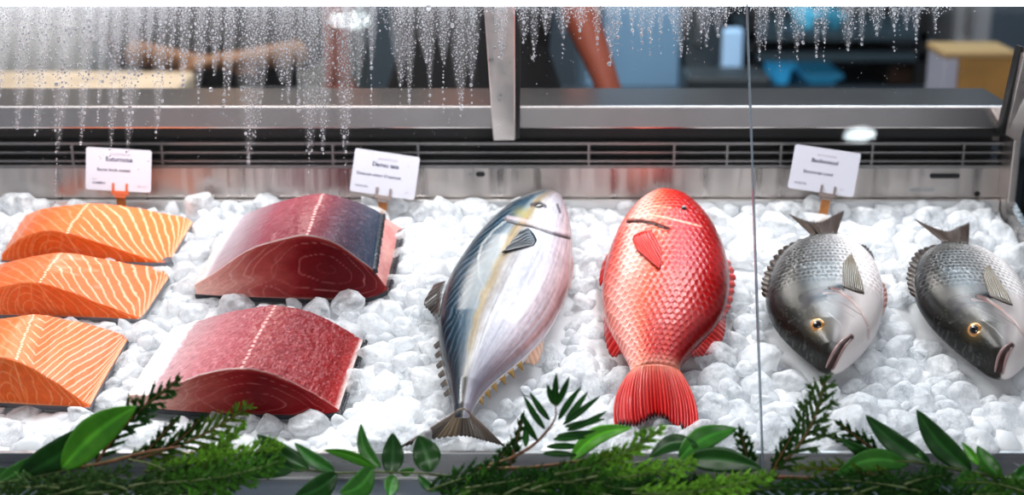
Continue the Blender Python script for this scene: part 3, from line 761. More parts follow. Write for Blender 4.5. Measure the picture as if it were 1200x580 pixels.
t2 = block(c_((20, 531), (80, 540), (140, 546), (215, 551), (285, 554), (345, 555), (410, 556), (465, 555), (512, 550)), FT2, BT2, .95, 'flesh', M['tuna'], r2, tuna_col(2, 7.), na=320, nt=170, crown=.003, relief=lambda A, T, R: (n2(A * 45, T * 18) * .0008 + n2(A * 120, T * 40) * .0004) * (R == 1))
for r, t in ((r1, t1), (r2, t2)):
    tag(under_skin(t, 'skin', M['tuna_skin'], r, .0012, .0026), 'near-black skin edge')
    # black scaly skin up the right-hand end
    e0 = np.linspace(0, 1, 60)[:, None]; lo = t.fb[-1] * (1 - e0) + t.bb[-1] * e0; hi = t.ft[-1] * (1 - e0) + t.bt[-1] * e0
    V = []; nn = 7
    for i in range(60):
        for k in range(nn):
            p = lo[i] * (1 - k / (nn - 1)) + (hi[i] * .9 + lo[i] * .1) * (k / (nn - 1)); V.append(Vector(p) + UX * (.0045 + .0012 * math.sin(i * 2.1) * (k > 3)) - UU * (.002 if i == 0 else 0))
    for k in range(nn):
        pass
    fcs = grid_faces(60, nn)
    o = mobj('skin_edge', V, fcs, M['tuna_skin'], r); sd = o.modifiers.new('thickness', 'SOLIDIFY'); sd.thickness = .003; sd.offset = 0
# navy skin cap's jagged edge on the rear loin
G = t1.G; na = G.shape[0]; i0 = int(.868 * (na - 1)); V = []; 
nfl = 46; idx = list(range(nfl - 4, nfl + 170, 2))
for j in idx:
    p = Vector(G[i0, j]); jag = .0015 * math.sin(j * 1.3) + .001 * math.sin(j * .53)
    V += [p - UX * .006 + UN * .0018, p + UX * (.003 + jag) + UN * .0016, p + UX * (.0035 + jag) - UN * .006]
mobj('skin_rim', V, grid_faces(len(idx), 3), M['tuna_skin'], r1)

# --- the blue-backed silver fish
M['blue_fish'] = vmat('silver_blue_skin', .21, metal=.0, spec=.40, coat=.0, bump=.10, bscale=500, crough=.10)
M['fin_grey'] = vmat('grey_fin', .35, metal=.1, coat=.5, bump=.2)
c_ = crop(460, 220, 1.8125)
L = c_((352, 33), (322, 29), (285, 36), (240, 58), (195, 97), (155, 146), (122, 198), (104, 250), (97, 308), (105, 366), (118, 415), (127, 452), (133, 488))
R = c_((354, 36), (369, 54), (378, 85), (382, 125), (381, 172), (373, 217), (354, 262), (328, 306), (288, 352), (246, 388), (207, 421), (180, 453), (163, 488))
r = root_at(600, 370, 'bonito', 'plump silver fish with dark blue back and forked tail, head to the back', 'fish')
def blue_col(S, Q, top, px, py):
    bc = lambda c: np.broadcast_to(np.array(c), S.shape + (3,))
    nz = n2(S * 30, Q * 6); nf_ = n2(S * 120, Q * 25); nl = n2(S * 8, Q * 40)
    q = Q + .04 * nz
    xs = [-1, -.84, -.58, -.36, -.22, -.12, .02, .2, .5, .8, 1]
    cs = [(.005, .008, .012), (.008, .017, .026), (.014, .034, .056), (.045, .085, .125), (.21, .25, .28), (.33, .25, .14), (.36, .34, .33), (.52, .51, .55), (.42, .41, .47), (.52, .41, .44), (.44, .28, .28)]
    C = np.stack([np.interp(q, xs, [c[k] for c in cs]) for k in range(3)], -1)
    # slanting light stripes on the blue back
    ph = S * 30 + Q * 7 + nz * .6; s_ = np.abs(ph - np.floor(ph) - .5) * 2
    C = lerp(C, bc((.16, .25, .33)), (1 - sm(.05, .45, s_)) * .5 * sm(-.98, -.75, q) * (1 - sm(-.5, -.3, q)) * sm(.22, .34, S))
    # faint long lines down the belly
    ph = Q * 11 + .8 * S; s_ = np.abs(ph - np.floor(ph) - .5) * 2
    C = lerp(C, bc((.52, .54, .64)), (1 - sm(.1, .6, s_)) * .5 * sm(.0, .2, q) * sm(.40, .7, S))
    fl_ = n2(S * 26, Q * 70) * .5 + n2(S * 60, Q * 140) * .5
    C = C * (1 + .10 * nf_ + .24 * nl + .20 * fl_)[..., None]
    # tail root darker and tan
    tr = sm(.62, .88, S); C = lerp(C, bc((.022, .026, .032)), tr * .85 * (1 - sm(-.15, .35, q))); C = lerp(C, bc((.17, .16, .20)), tr * .8 * sm(.1, .4, q))
    # head: olive and mauve-grey
    hd = 1 - sm(.10, .24, S + .05 * Q)
    hc = lerp(bc((.05, .055, .05)), bc((.24, .19, .21)), sm(-.5, .4, Q + .15 * nz)); C = lerp(C, hc, hd * .85)
    C = lerp(C, bc((.42, .36, .10)), .55 * np.exp(-((px - 612) ** 2 / 90 + (py - 250) ** 2 / 40)))
    for pl, w, cc, k in ((c_((238, 67), (262, 76), (300, 82), (345, 98), (376, 106)), 2.0, (.04, .025, .03), .95), (c_((245, 62), (300, 74), (340, 86), (372, 94)), 2.2, (.66, .52, .55), .5),
                         (c_((182, 150), (190, 120), (215, 90), (240, 70)), 1.4, (.60, .62, .62), .5), (c_((182, 150), (184, 190), (196, 215)), 1.2, (.35, .38, .40), .35),
                         (c_((350, 36), (356, 52)), 1.6, (.06, .05, .06), .8), (c_((296, 36), (312, 33), (324, 40)), 2.6, (.05, .045, .05), .85)):
        d, _ = polydist(px, py, pl); C = lerp(C, bc(cc), (1 - sm(w * .5, w * 1.3, d)) * k * top)
    return np.where(top[..., None], C, bc((.7, .68, .7)) * (.5 + .5 * sm(-1, .2, Q))[..., None])
def blue_rel(S, Q, top, px, py, wl):
    d, _ = polydist(px, py, c_((238, 67), (300, 82), (345, 98), (376, 106))); return -.002 * (1 - sm(.4, 2.2, d)) * top
f = loft(list(zip(L, R)), .030, .048, .04, 320, 200, 'body', M['blue_fish'], r, blue_col, relief=blue_rel, tprof=[(0,.3),(.1,.6),(.25,.9),(.4,1),(.65,.85),(.85,.5),(1,.25)], roundend=True)
eye(f, 631, 242, 5.2, r, mat('bonito_iris', (.03, .028, .026), .15, coat=1), pr=.75)
colg = lambda a, v, k: np.array((.30, .25, .20)) * (.55 + .6 * k) * (1 - .3 * v)
tailc = lambda a, v, k: np.array((.17, .13, .105)) * (.35 + .8 * k) * (1.15 - .35 * v) + (np.array((.35, .25, .12)) * .4 if .3 < a < .45 else 0) * min(1, v * 3)
fin(f, 'tail_fin', c_((131, 478), (140, 470), (150, 467), (158, 470), (165, 478)), c_((14, 552), (75, 536), (148, 528), (200, 539), (242, 551)), M['fin_grey'], r, h0=None, h1=.008, nu=90, rays=26, ragged=.03, col=tailc, amp=.0012)
fin(f, 'dorsal_fin', c_((112, 198), (106, 215), (102, 240), (98, 275)), c_((88, 205), (66, 245), (78, 262), (94, 280)), M['fin_grey'], r, h0=.036, h1=.022, rays=9, ragged=.1, col=lambda a, v, k: np.array((.06, .055, .05)) * (.4 + 1. * k))
fin(f, 'pectoral_fin', c_((288, 86), (300, 98), (306, 112), (300, 122)), c_((272, 92), (237, 132), (234, 137), (258, 130)), M['fin_grey'], r, on=True, rays=8, ragged=.04, col=lambda a, v, k: np.array((.03, .035, .045)) * (.4 + 1.2 * k))
fin(f, 'pelvic_fin', c_((376, 150), (380, 170), (378, 190), (374, 215)), c_((383, 148), (384, 165), (382, 190), (376, 217)), M['fin_grey'], r, h0=.03, h1=.02, rays=5, ragged=.05, col=lambda a, v, k: np.array((.62, .22, .16)))
fin(f, 'anal_fin', c_((322, 312), (306, 326), (290, 345), (278, 358)), c_((322, 330), (316, 355), (305, 376), (280, 372)), M['fin_grey'], r, h0=.030, h1=.012, rays=6, ragged=.1, col=lambda a, v, k: np.array((.78, .52, .38)) * (.8 + .3 * k))
yel = lambda a, v, k: np.array((.42, .25, .06)) * (1 - .2 * v)
for (x, y, dx, dy) in ((268, 372, 10, 16), (250, 388, 10, 16), (232, 402, 10, 16), (214, 418, 9, 15), (200, 432, 9, 15), (186, 447, 8, 14)):
    fin(f, 'finlet', c_((x - 6, y + 5), (x, y), (x + 6, y - 5)), c_((x + dx - 6, y + dy - 4), (x + dx - 1, y + dy), (x + dx - 1, y + dy - 5)), M['fin_grey'], r, h0=.028, h1=.018, nu=8, nv=5, rays=2, ragged=0, col=yel)
drk = lambda a, v, k: np.array((.07, .05, .03)) * (1 - .5 * v)
for (x, y) in ((99, 330), (101, 350), (104, 372), (108, 392), (113, 412), (120, 432)):
    fin(f, 'finlet', c_((x, y - 6), (x + 2, y), (x + 3, y + 7)), c_((x - 10, y + 4), (x - 11, y + 8), (x - 5, y + 12)), M['fin_grey'], r, h0=.032, h1=.022, nu=8, nv=5, rays=2, ragged=0, col=drk)

# --- the red snapper
M['red_fish'] = vmat('red_scaly_skin', .21, metal=.0, spec=.40, coat=.0, bump=.12, bscale=700, crough=.10)
M['red_fin'] = vmat('red_fin', .24, spec=.4, coat=.0, bump=.25, crough=.12)
c_ = crop(680, 220, 1.933)
L = c_((176, 28), (150, 40), (120, 62), (94, 90), (73, 130), (58, 175), (50, 225), (53, 275), (68, 322), (90, 362), (109, 398), (116, 430))
R = c_((180, 27), (212, 34), (250, 48), (285, 78), (312, 118), (331, 165), (338, 215), (331, 268), (305, 318), (264, 362), (232, 398), (222, 430))
r = root_at(780, 380, 'red_snapper', 'whole bright red scaly fish lying with its red tail to the front', 'fish')
def red_col(S, Q, top, px, py):
    bc = lambda c: np.broadcast_to(np.array(c), S.shape + (3,))
    nz = n2(S * 14, Q * 5)
    xs = [-1, -.85, -.55, -.2, .1, .4, .75, 1]; cs = [(.34, .008, .008), (.62, .085, .065), (.78, .34, .29), (.64, .11, .065), (.50, .030, .016), (.40, .007, .006), (.30, .003, .004), (.15, .002, .003)]
    q = Q + .06 * nz + .9 * np.clip(S - .45, 0, 1) * (Q < .2)
    C = np.stack([np.interp(q, xs, [c[k] for c in cs]) for k in range(3)], -1)
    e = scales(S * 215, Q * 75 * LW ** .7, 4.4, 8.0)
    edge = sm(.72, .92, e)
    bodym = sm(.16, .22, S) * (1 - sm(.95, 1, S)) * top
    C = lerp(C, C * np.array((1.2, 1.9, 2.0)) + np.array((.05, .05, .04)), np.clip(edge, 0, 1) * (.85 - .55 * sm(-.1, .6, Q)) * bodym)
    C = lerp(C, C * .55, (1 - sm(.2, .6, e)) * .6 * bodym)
    ph = py / 8.; 
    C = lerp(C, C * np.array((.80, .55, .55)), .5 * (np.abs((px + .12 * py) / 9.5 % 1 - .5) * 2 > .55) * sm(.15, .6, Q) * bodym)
    hd = 1 - sm(.13, .19, S + .015 * np.sin(Q * 3)); C = lerp(C, lerp(bc((.72, .14, .08)), bc((.50, .022, .016)), sm(-.3, .5, Q + .3 * nz)), hd * .9)
    C = lerp(C, bc((.62, .40, .28)), .5 * sm(.9, 1., S))
    C = lerp(C, bc((.25, .10, .07)), .75 * np.exp(-((px - 760) ** 2 / 30 + (py - 427) ** 2 / 14)))
    for pl, w, cc, k in ((c_((108, 76), (135, 75), (165, 80), (200, 93)), 2.6, (.03, .008, .006), .97), (c_((112, 66), (160, 62), (210, 72), (272, 88)), 1.2, (.90, .45, .32), .6), (c_((200, 93), (240, 90), (272, 92)), 1.3, (.45, .02, .02), .7),
                         (c_((128, 52), (165, 42), (205, 46)), 1.0, (.9, .42, .3), .5)):
        d, _ = polydist(px, py, pl); C = lerp(C, bc(cc), (1 - sm(w * .5, w * 1.3, d)) * k * top)
    return C
def red_rel(S, Q, top, px, py, wl):
    e = scales(S * 215, Q * 75 * LW ** .7, 4.4, 8.0)
    d, _ = polydist(px, py, c_((108, 76), (135, 75), (165, 80), (200, 93)))
    return (.0011 * e) * sm(.16, .22, S) * top * (1 - Q ** 4) - .004 * (1 - sm(.6, 3.2, d)) * top + .0025 * np.exp(-((polydist(px, py, c_((108, 88), (150, 92), (195, 104)))[0] / 3) ** 2)) * top
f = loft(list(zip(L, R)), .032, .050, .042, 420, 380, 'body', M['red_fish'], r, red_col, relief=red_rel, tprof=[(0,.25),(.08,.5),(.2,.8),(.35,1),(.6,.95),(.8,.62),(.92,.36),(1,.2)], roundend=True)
eye(f, 801, 244.5, 4.6, r, mat('snapper_iris', (.30, .03, .02), .15, coat=1), pr=.7)
redf = lambda a, v, k: np.array((.50, .012, .012)) * (.6 + .5 * k) + np.array((.1, .05, .04)) * (k > .85)
def redtail(a, v, k):
    c = np.array((.50, .010, .011)) * (.78 + .30 * k) + np.array((.10, .10, .08)) * (1 - v) ** 2
    m_ = min(a, 1 - a) * 2
    w_ = max(0., 1 - v / .16); c = c * (1 - w_) + np.array((.62, .17, .11)) * (.8 + .3 * k) * w_
    st = .5 + .5 * math.sin(a * 61 + 3 * math.sin(a * 23)); c = c * (.82 + .28 * st); return c * (1 - .95 * min(1, max(0, v - .90) / .06) * (m_ > .10) * (st > .25)) 
fin(f, 'tail_fin', c_((113, 416), (135, 404), (168, 400), (200, 404), (225, 414)), c_((76, 542), (128, 541), (176, 520), (224, 546), (268, 556)), M['red_fin'], r, h0=None, h1=.012, nu=160, nv=30, rays=26, ragged=.07, col=redtail, amp=.0009, flare=7.)
fin(f, 'pectoral_fin', c_((118, 118), (122, 108), (140, 100), (162, 96)), c_((128, 140), (170, 176), (182, 180), (184, 138)), M['red_fin'], r, on=True, rays=11, nu=60, ragged=.03, col=redf, amp=.0007)
fin(f, 'pelvic_fin', c_((74, 140), (66, 160), (58, 185), (54, 205)), c_((72, 134), (52, 168), (43, 205), (44, 224)), M['red_fin'], r, h0=.03, h1=.020, rays=6, ragged=.08, col=redf)
fin(f, 'anal_fin', c_((58, 285), (70, 325), (88, 358), (104, 382)), c_((53, 300), (56, 345), (72, 384), (106, 364)), M['red_fin'], r, h0=.030, h1=.014, rays=10, ragged=.10, col=lambda a, v, k: redf(a, v, k) * (1 - .85 * (v > .93) * (.3 < a < .8)))
fin(f, 'dorsal_fin', c_((326, 165), (335, 200), (334, 240), (328, 272), (318, 292)), c_((338, 162), (353, 200), (350, 236), (340, 275), (328, 292)), M['red_fin'], r, h0=.034, h1=.024, nu=90, rays=9, ragged=.30, spiky=True, col=redf)
fin(f, 'soft_dorsal_fin', c_((322, 285), (305, 318), (275, 352), (252, 376)), c_((330, 290), (326, 335), (300, 374), (254, 384)), M['red_fin'], r, h0=.032, h1=.014, nu=70, rays=14, ragged=.12, col=redf)

# --- two grey sea breams
M['bream'] = vmat('grey_bream_skin', .21, metal=.0, spec=.40, coat=.0, bump=.16, bscale=700, crough=.10)
M['dark_fin'] = vmat('dark_brown_fin', .4, coat=.3, bump=.25)
M['gold_iris'] = mat('gold_iris', (.62, .30, .10), .15, metal=.5, coat=1)
M['lip'] = mat('bream_lip', (.34, .22, .21), .3, coat=.5)
M['mouth'] = mat('bream_mouth', (.22, .05, .05), .3, coat=.6)
def bream(T_, label, c0):
    c_ = lambda *pts: [T_(x, y) for x, y in pts]
    def inv_feat(pts): return c_(*pts)
    L = c_((202, 108), (188, 128), (160, 146), (122, 175), (92, 215), (75, 260), (69, 310), (80, 355), (105, 398), (142, 436), (185, 472), (225, 503), (258, 512))
    R = c_((278, 104), (294, 122), (328, 143), (365, 175), (393, 215), (410, 262), (416, 315), (409, 368), (390, 415), (360, 455), (325, 489), (293, 509), (266, 514))
    r = root_at(*c0, 'sea_bream', label, 'fish', 'grey sea breams at the right end of the ice')
    pxk = 1 / 2.521
    def col(S, Q, top, px, py):
        bc = lambda c: np.broadcast_to(np.array(c), S.shape + (3,))
        nz = n2(S * 16, Q * 5); nf_ = n2(S * 60, Q * 30)
        xs = [-1, -.8, -.5, -.2, .1, .35, .6, 1]; cs = [(.012, .012, .012), (.03, .03, .03), (.055, .055, .053), (.11, .107, .104), (.20, .195, .195), (.46, .44, .44), (.72, .68, .68), (.60, .50, .50)]
        q = Q + .06 * nz
        C = np.stack([np.interp(q, xs, [c[k] for c in cs]) for k in range(3)], -1)
        bodym = (1 - sm(.50, .56, S)) * top
        ln = np.abs((Q * 13 + .2 * nz) % 1 - .5) * 2
        C = lerp(C, C * .55, (1 - sm(.15, .6, ln)) * .8 * bodym * (1 - sm(.3, .6, Q)))
        e = scales(S * 190, Q * 70 * LW ** .7, 3.9, 6.0); C = lerp(C, C * 1.9 + .05, (sm(.6, .95, e)) * .7 * bodym); C = lerp(C, C * .4, (1 - sm(.15, .6, e)) * .75 * bodym * (1 - sm(.3, .7, Q)))
        fk = hash2(np.floor(S * 150), np.floor(Q * 60)); C = C * (1 + .16 * nf_ + .0 * fk)[..., None]; C = lerp(C, bc((.62, .62, .64)), (fk > .86) * (n2(S * 22, Q * 9) > -.1) * .30 * bodym * (1 - sm(.2, .5, Q)))
        hd = sm(.54, .62, S + .05 * Q)
        hx = [-1, -.7, -.35, 0, .3, .6, 1]; hc_ = [(.012, .012, .01), (.022, .022, .018), (.05, .048, .04), (.14, .135, .13), (.32, .29, .29), (.66, .60, .59), (.70, .64, .63)]
        H = np.stack([np.interp(Q + .08 * nz, hx, [c[k] for c in hc_]) for k in range(3)], -1); C = lerp(C, H, hd)
        sp_ = n2(S * 170, Q * 70) * .6 + n2(S * 60, Q * 26) * .4; C = lerp(C, bc((.30, .29, .28)), .14 * sm(.15, .6, sp_) * hd * (1 - sm(.1, .4, Q))); C = lerp(C, bc((.02, .016, .012)), .8 * sm(.84, .97, S) * (1 - sm(-.1, .35, Q)))
        ex, ey = T_(222, 380); C = lerp(C, bc((.30, .20, .05)), .5 * np.exp(-(((px - ex) ** 2 + (py - ey - 2) ** 2) / 90)))
        for pl, w, cc, k in (([(178, 302), (205, 290), (235, 283), (290, 272)], 13, (.006, .005, .008), .98), ([(182, 322), (200, 306), (240, 296)], 12, (.014, .011, .02), .85),
                             ([(262, 272), (285, 276), (320, 305), (352, 340), (372, 385), (372, 420)], 4.5, (.46, .30, .28), .5), ([(240, 285), (280, 285), (325, 300)], 2.5, (.40, .22, .18), .5),
                             ([(250, 300), (300, 318), (350, 350)], 1.6, (.20, .15, .15), .6), ([(245, 310), (290, 332), (330, 356)], 1.2, (.3, .25, .25), .5),
                             ([(255, 345), (285, 370), (300, 395)], 2.0, (.45, .42, .42), .5), ([(322, 416), (296, 440), (277, 470), (262, 508)], 7.5, (.06, .02, .018), .95)):
            d, _ = polydist(px, py, inv_feat(pl)); C = lerp(C, bc(cc), (1 - sm(w * pxk * .5, w * pxk * 1.5, d)) * k * top)
        return C
    def rel(S, Q, top, px, py, wl):
        d, _ = polydist(px, py, inv_feat([(318, 412), (290, 440), (272, 470), (262, 500)]))
        d2, _ = polydist(px, py, inv_feat([(262, 272), (285, 276), (320, 305), (352, 340), (372, 385)]))
        e = scales(S * 190, Q * 70 * LW ** .7, 3.9, 6.0)
        return (-.0003 * (1 - sm(.5, 7., polydist(px, py, inv_feat([(182, 304), (205, 293), (235, 286), (288, 275)]))[0])) - .0028 * (1 - sm(.3, 2.2, d)) - .0014 * (1 - sm(.3, 1.6, d2))) * top + .0007 * e * (1 - sm(.5, .56, S)) * top * (1 - Q ** 4)
    f = loft(list(zip(L, R)), .028, .048, .020, 340, 260, 'body', M['bream'], r, col, relief=rel, tprof=[(0,.05),(.1,.20),(.2,.46),(.32,.78),(.45,.96),(.55,1),(.75,.95),(.9,.7),(1,.4)])
    ex, ey = T_(222, 380); eye(f, ex, ey, 8.2, r, M['gold_iris'], pr=.62, off=.0008)
    # lips
    for pl, w in (([(322, 408), (294, 428), (272, 455), (254, 490), (247, 506)], .0026), ([(320, 422), (300, 448), (284, 478), (270, 510)], .0026)):
        pts = [onbody(f, *T_(*p), .0006) for p in pl]; g = MB(); pts = [Vector(p) for p in spline(pts, 24)]
        w *= .62; g.tube(pts, [w * (.45 + .75 * math.sin(PI * (i + 1) / 25)) for i in range(24)], 8); g.build('lip', M['lip'], r, smooth=True)
    dk = lambda a, v, k: np.array((.030, .020, .015)) * (.2 + 1.5 * k) * (1.3 - .4 * v)
    ol = lambda a, v, k: np.array((.15, .125, .095)) * (.35 + 1.0 * k) * (.7 + .7 * v)
    fin(f, 'tail_fin', c_((204, 116), (220, 112), (240, 111), (262, 110), (278, 112)), c_((134, 50), (170, 66), (225, 76), (268, 56), (302, 40)), M['dark_fin'], r, h0=None, h1=.034, nu=100, rays=24, ragged=.07, col=dk, amp=.001)
    fin(f, 'dorsal_fin', c_((190, 124), (130, 172), (98, 212), (80, 258), (73, 300)), c_((168, 128), (112, 150), (74, 200), (55, 248), (55, 292)), M['dark_fin'], r, h0=.036, h1=.032, nu=110, rays=12, ragged=.38, spiky=True, col=dk)
    fin(f, 'pectoral_fin', c_((298, 268), (318, 276), (340, 284), (360, 288)), c_((296, 205), (312, 176), (325, 174), (352, 246)), M['fin_grey'], r, on=True, rays=10, nu=60, ragged=.04, col=ol, amp=.0006)
    fin(f, 'anal_fin', c_((338, 148), (352, 160), (368, 176), (384, 196)), c_((346, 142), (366, 146), (384, 166), (390, 184)), M['dark_fin'], r, h0=.03, h1=.034, rays=7, ragged=.15, col=lambda a, v, k: np.array((.05, .05, .055)) * (.6 + .8 * k))
    fin(f, 'pelvic_fin', c_((412, 255), (416, 285), (417, 315), (412, 350)), c_((419, 258), (427, 285), (427, 315), (416, 350)), M['fin_grey'], r, h0=.026, h1=.022, rays=6, ragged=.08, col=lambda a, v, k: np.array((.55, .30, .26)) * (.7 + .5 * k))
bx, by = 870, 230
T1 = lambda x, y: (bx + x / 2.521, by + y / 2.521)
# second bream: matched at tail, eye and snout
src = [(218, 85), (222, 380), (266, 512), (68, 290)]; dst = [(598, 108), (694, 400), (762, 523), (505, 288)]
Am, *_ = np.linalg.lstsq(np.array([[x, y, 1] for x, y in src]), np.array(dst), rcond=None)
def T2(x, y):
    v = np.array([x, y, 1]) @ Am; return (bx + v[0] / 2.521, by + v[1] / 2.521)
bream(T1, 'grey sea bream under the right-hand price card, dark tail to the back', (968, 355))
bream(T2, 'grey sea bream at the right end, partly cut off by the frame', (1145, 360))

# ------------------------------------------------------------------ price cards
def card(clipc, w, h, roll, px_b, py_b, px_c, py_c, Y, texts, label, mc):
    """px_b: where the stake enters the ice; px_c: card centre"""
    pb = ony(px_b, py_b, Y); pc = ony(px_c, py_c, Y)
    sc = (pc - CAM).dot(Vector((0, cp, -sp))) / F
    w *= sc; h *= sc * 1.04
    t = thing('price_card', label, 'price card', pb, 'price cards stuck in the ice')
    R_ = Matrix.Rotation(math.radians(roll), 3, 'Y') ; tl = Matrix.Rotation(math.radians(-8), 3, 'X')
    ax = R_ @ Vector((1, 0, 0)); az = (tl @ R_) @ Vector((0, 0, 1)); an = az.cross(ax).normalized()   # an points away from the viewer
    def P(x, z, d=0): return pc + ax * x + az * z + an * d
    rr = .0035; loop = []
    for cx_, cz_, a0 in ((w / 2 - rr, h / 2 - rr, 0), (-w / 2 + rr, h / 2 - rr, 90), (-w / 2 + rr, -h / 2 + rr, 180), (w / 2 - rr, -h / 2 + rr, 270)):
        for k in range(7): a = math.radians(a0 + 15 * k); loop.append((cx_ + rr * math.cos(a), cz_ + rr * math.sin(a)))
    n = len(loop); g = MB(); g.add([P(x, z, -.0004) for x, z in loop] + [P(x, z, .0004) for x, z in loop], [tuple(range(n)), tuple(range(2 * n - 1, n - 1, -1))] + [(k, n + k, n + (k + 1) % n, (k + 1) % n) for k in range(n)])
    cdo = g.build('card', M['card'], t)
    for s, x, z, size, mk, bold in texts:
        cu = bpy.data.curves.new('t', 'FONT'); cu.body = s; cu.size = size * sc; cu.align_x = 'LEFT'; cu.align_y = 'CENTER'; cu.offset = bold * sc; cu.resolution_u = 3
        to = bpy.data.objects.new('t', cu); COL.objects.link(to); bpy.context.view_layer.update(); me = to.evaluated_get(bpy.context.evaluated_depsgraph_get()).to_mesh()
        V = [P(v.co.x + x * w, v.co.y + z * h, -.0007) for v in me.vertices]; Fc = [tuple(p.vertices) for p in me.polygons]; bpy.data.objects.remove(to)
        mobj('lettering', V, Fc, M[mk], cdo, smooth=False)
    # stake and two-pronged clip
    xb = (pb - pc).dot(ax); top = P(xb, -h / 2 - .001); dn = (pb - top); dn.y = 0; sw = .0066
    g = MB(); bot = pb - Vector((0, 0, .02)); dv = Vector((0, .003, 0)); sx = Vector((sw, 0, 0))
    g.hexa([bot - sx, bot + sx, bot + sx + dv, bot - sx + dv, top - sx, top + sx, top + sx + dv, top - sx + dv]); g.build('stake', M['wood'], t, bevel=.0006)
    g = MB()
    def bar(x0, x1, z0, z1, d0, d1): g.hexa([P(x0, z0, d0), P(x1, z0, d0), P(x1, z0, d1), P(x0, z0, d1), P(x0, z1, d0), P(x1, z1, d0), P(x1, z1, d1), P(x0, z1, d1)])
    bar(xb - .0125, xb + .0125, -h / 2 - .006, -h / 2 + .0005, -.0016, .003)
    bar(xb - .0115, xb - .0080, -h / 2, -h / 2 + .0115, -.0020, -.0005); bar(xb + .0080, xb + .0115, -h / 2, -h / 2 + .0115, -.0020, -.0005)
    bar(xb - .0080, xb + .0080, -h / 2 - .010, -h / 2 - .006, -.0014, .003)
    g.build('clip', mc, t, bevel=.0006)
YC = YB - .045
card(None, 76.5, 48, 3.4, 142, 240, 139, 199, YC, [('ETATATHOUH', -.13, .36, 3.6, 'ink_soft', 0), ('Euturnoue', -.20, .24, 7.4, 'ink', .12), ('Saune bnuk onesat', -.33, -.01, 5.2, 'ink', .05), ('SALA', -.40, -.24, 2.6, 'ink_soft', 0), ('GAMMEX', -.40, -.33, 3.8, 'ink', .02), ('BATULY', .29, -.37, 3.4, 'ink_soft', 0)], 'white price card on an orange clip behind the salmon', M['clip_red'])
card(None, 76.5, 49, 8.5, 447, 246, 451, 204, YC, [('SATATSYTHUR', -.13, .33, 3.4, 'ink_soft', 0), ('Damsu tata', -.21, .20, 6.8, 'ink', .12), ('Dosuunt onsor D\u2019ucmost', -.43, -.05, 5.0, 'ink', .06), ('SASALSOS', -.43, -.34, 3.4, 'ink', 0), ('LUT', .33, -.36, 2.8, 'ink_soft', 0)], 'white tilted price card behind the navy-skinned tuna loin', M['clip'])
card(None, 78.5, 50, 8.5, 963, 252, 966, 200, YC, [('BATATHUSHUR', -.14, .33, 3.2, 'ink_soft', 0), ('Baolonstool', -.22, .20, 6.6, 'ink', .12), ('Banoonclpl ostasl', -.31, -.07, 5.0, 'ink', .05), ('ELSEZOR', -.41, -.35, 3.4, 'ink', 0), ('RUT', .28, -.37, 2.6, 'ink_soft', 0)], 'white tilted price card above the tail of the left sea bream', M['clip'])

# ------------------------------------------------------------------ crushed ice
def chunk_mesh(seed, sub=3, k=14, npl=10):
    rng = random.Random(seed); bm = bmesh.new(); bmesh.ops.create_icosphere(bm, subdivisions=sub, radius=1)
    pls = []
    for _ in range(npl):
        n = Vector((rng.gauss(0, 1), rng.gauss(0, 1), rng.gauss(0, 1))).normalized(); pls.append((n, rng.uniform(.58, 1.0)))
    sx, sy, sz = rng.uniform(.85, 1.25), rng.uniform(.8, 1.1), rng.uniform(.6, .85)
    off = Vector((rng.random() * 50, 3, seed))
    for v in bm.verts:
        d = v.co.normalized(); s = sum((max(n.dot(d), 0) / dd) ** k for n, dd in pls)
        r = min(s ** (-1 / k) if s > 1e-9 else 1.2, 1.25); r *= 1 + .07 * noise.noise(d * 2.3 + off) + .035 * noise.noise(d * 5 + off)
        v.co = Vector((d.x * r * sx, d.y * r * sy, d.z * r * sz))
    V = np.array([v.co[:] for v in bm.verts]); Fc = [tuple(v.index for v in f.verts) for f in bm.faces]; bm.free(); return V, Fc
def infoot(x, u): return any(inpoly(x, u, p) for p in FOOT)
FBB = [(min(a[0] for a in p), max(a[0] for a in p), min(a[1] for a in p), max(a[1] for a in p)) for p in FOOT]
def infoot(x, u, pad=0.):
    for p, (a, b, c, d) in zip(FOOT, FBB):
        if a - pad <= x <= b + pad and c - pad <= u <= d + pad:
            if inpoly(x, u, p): return True
            if pad and (inpoly(x + pad, u, p) or inpoly(x - pad, u, p) or inpoly(x, u + pad, p) or inpoly(x, u - pad, p)): return True
    return False
rc = random.Random(21)
XI0, XI1 = XL + .01, XR - .008
# bed under the chunks: lumpy white ice
nx, nu_ = 300, 120; X, U = np.meshgrid(np.linspace(XI0 - .005, XI1 + .006, nx), np.linspace(.001, UB - .002, nu_), indexing='ij')
H = -.006 + .005 * n2(X * 45, U * 45) + .004 * n2(X * 110, U * 110)
for p, (fa, fb_, fc_, fd) in zip(FOOT, [(min(a[0] for a in p), max(a[0] for a in p), min(a[1] for a in p), max(a[1] for a in p)) for p in FOOT]):
    ins = (X > fa) & (X < fb_) & (U > fc_) & (U < fd); H = np.where(ins, np.minimum(H, -.012), H)
Pb = np.array(B0) + X[..., None] * np.array(UX) + U[..., None] * np.array(UU) + H[..., None] * np.array(UN)
bv, bf = list(map(tuple, Pb.reshape(-1, 3))), grid_faces(nx, nu_)
pts = []; cellg = {}
def free(x, u, d):
    cx, cu = int(x // .03), int(u // .03)
    for i in (-1, 0, 1):
        for j in (-1, 0, 1):
            for (a, b, dd) in cellg.get((cx + i, cu + j), ()):
                if (a - x) ** 2 + (b - u) ** 2 < (.5 * (d + dd)) ** 2: return False
    return True
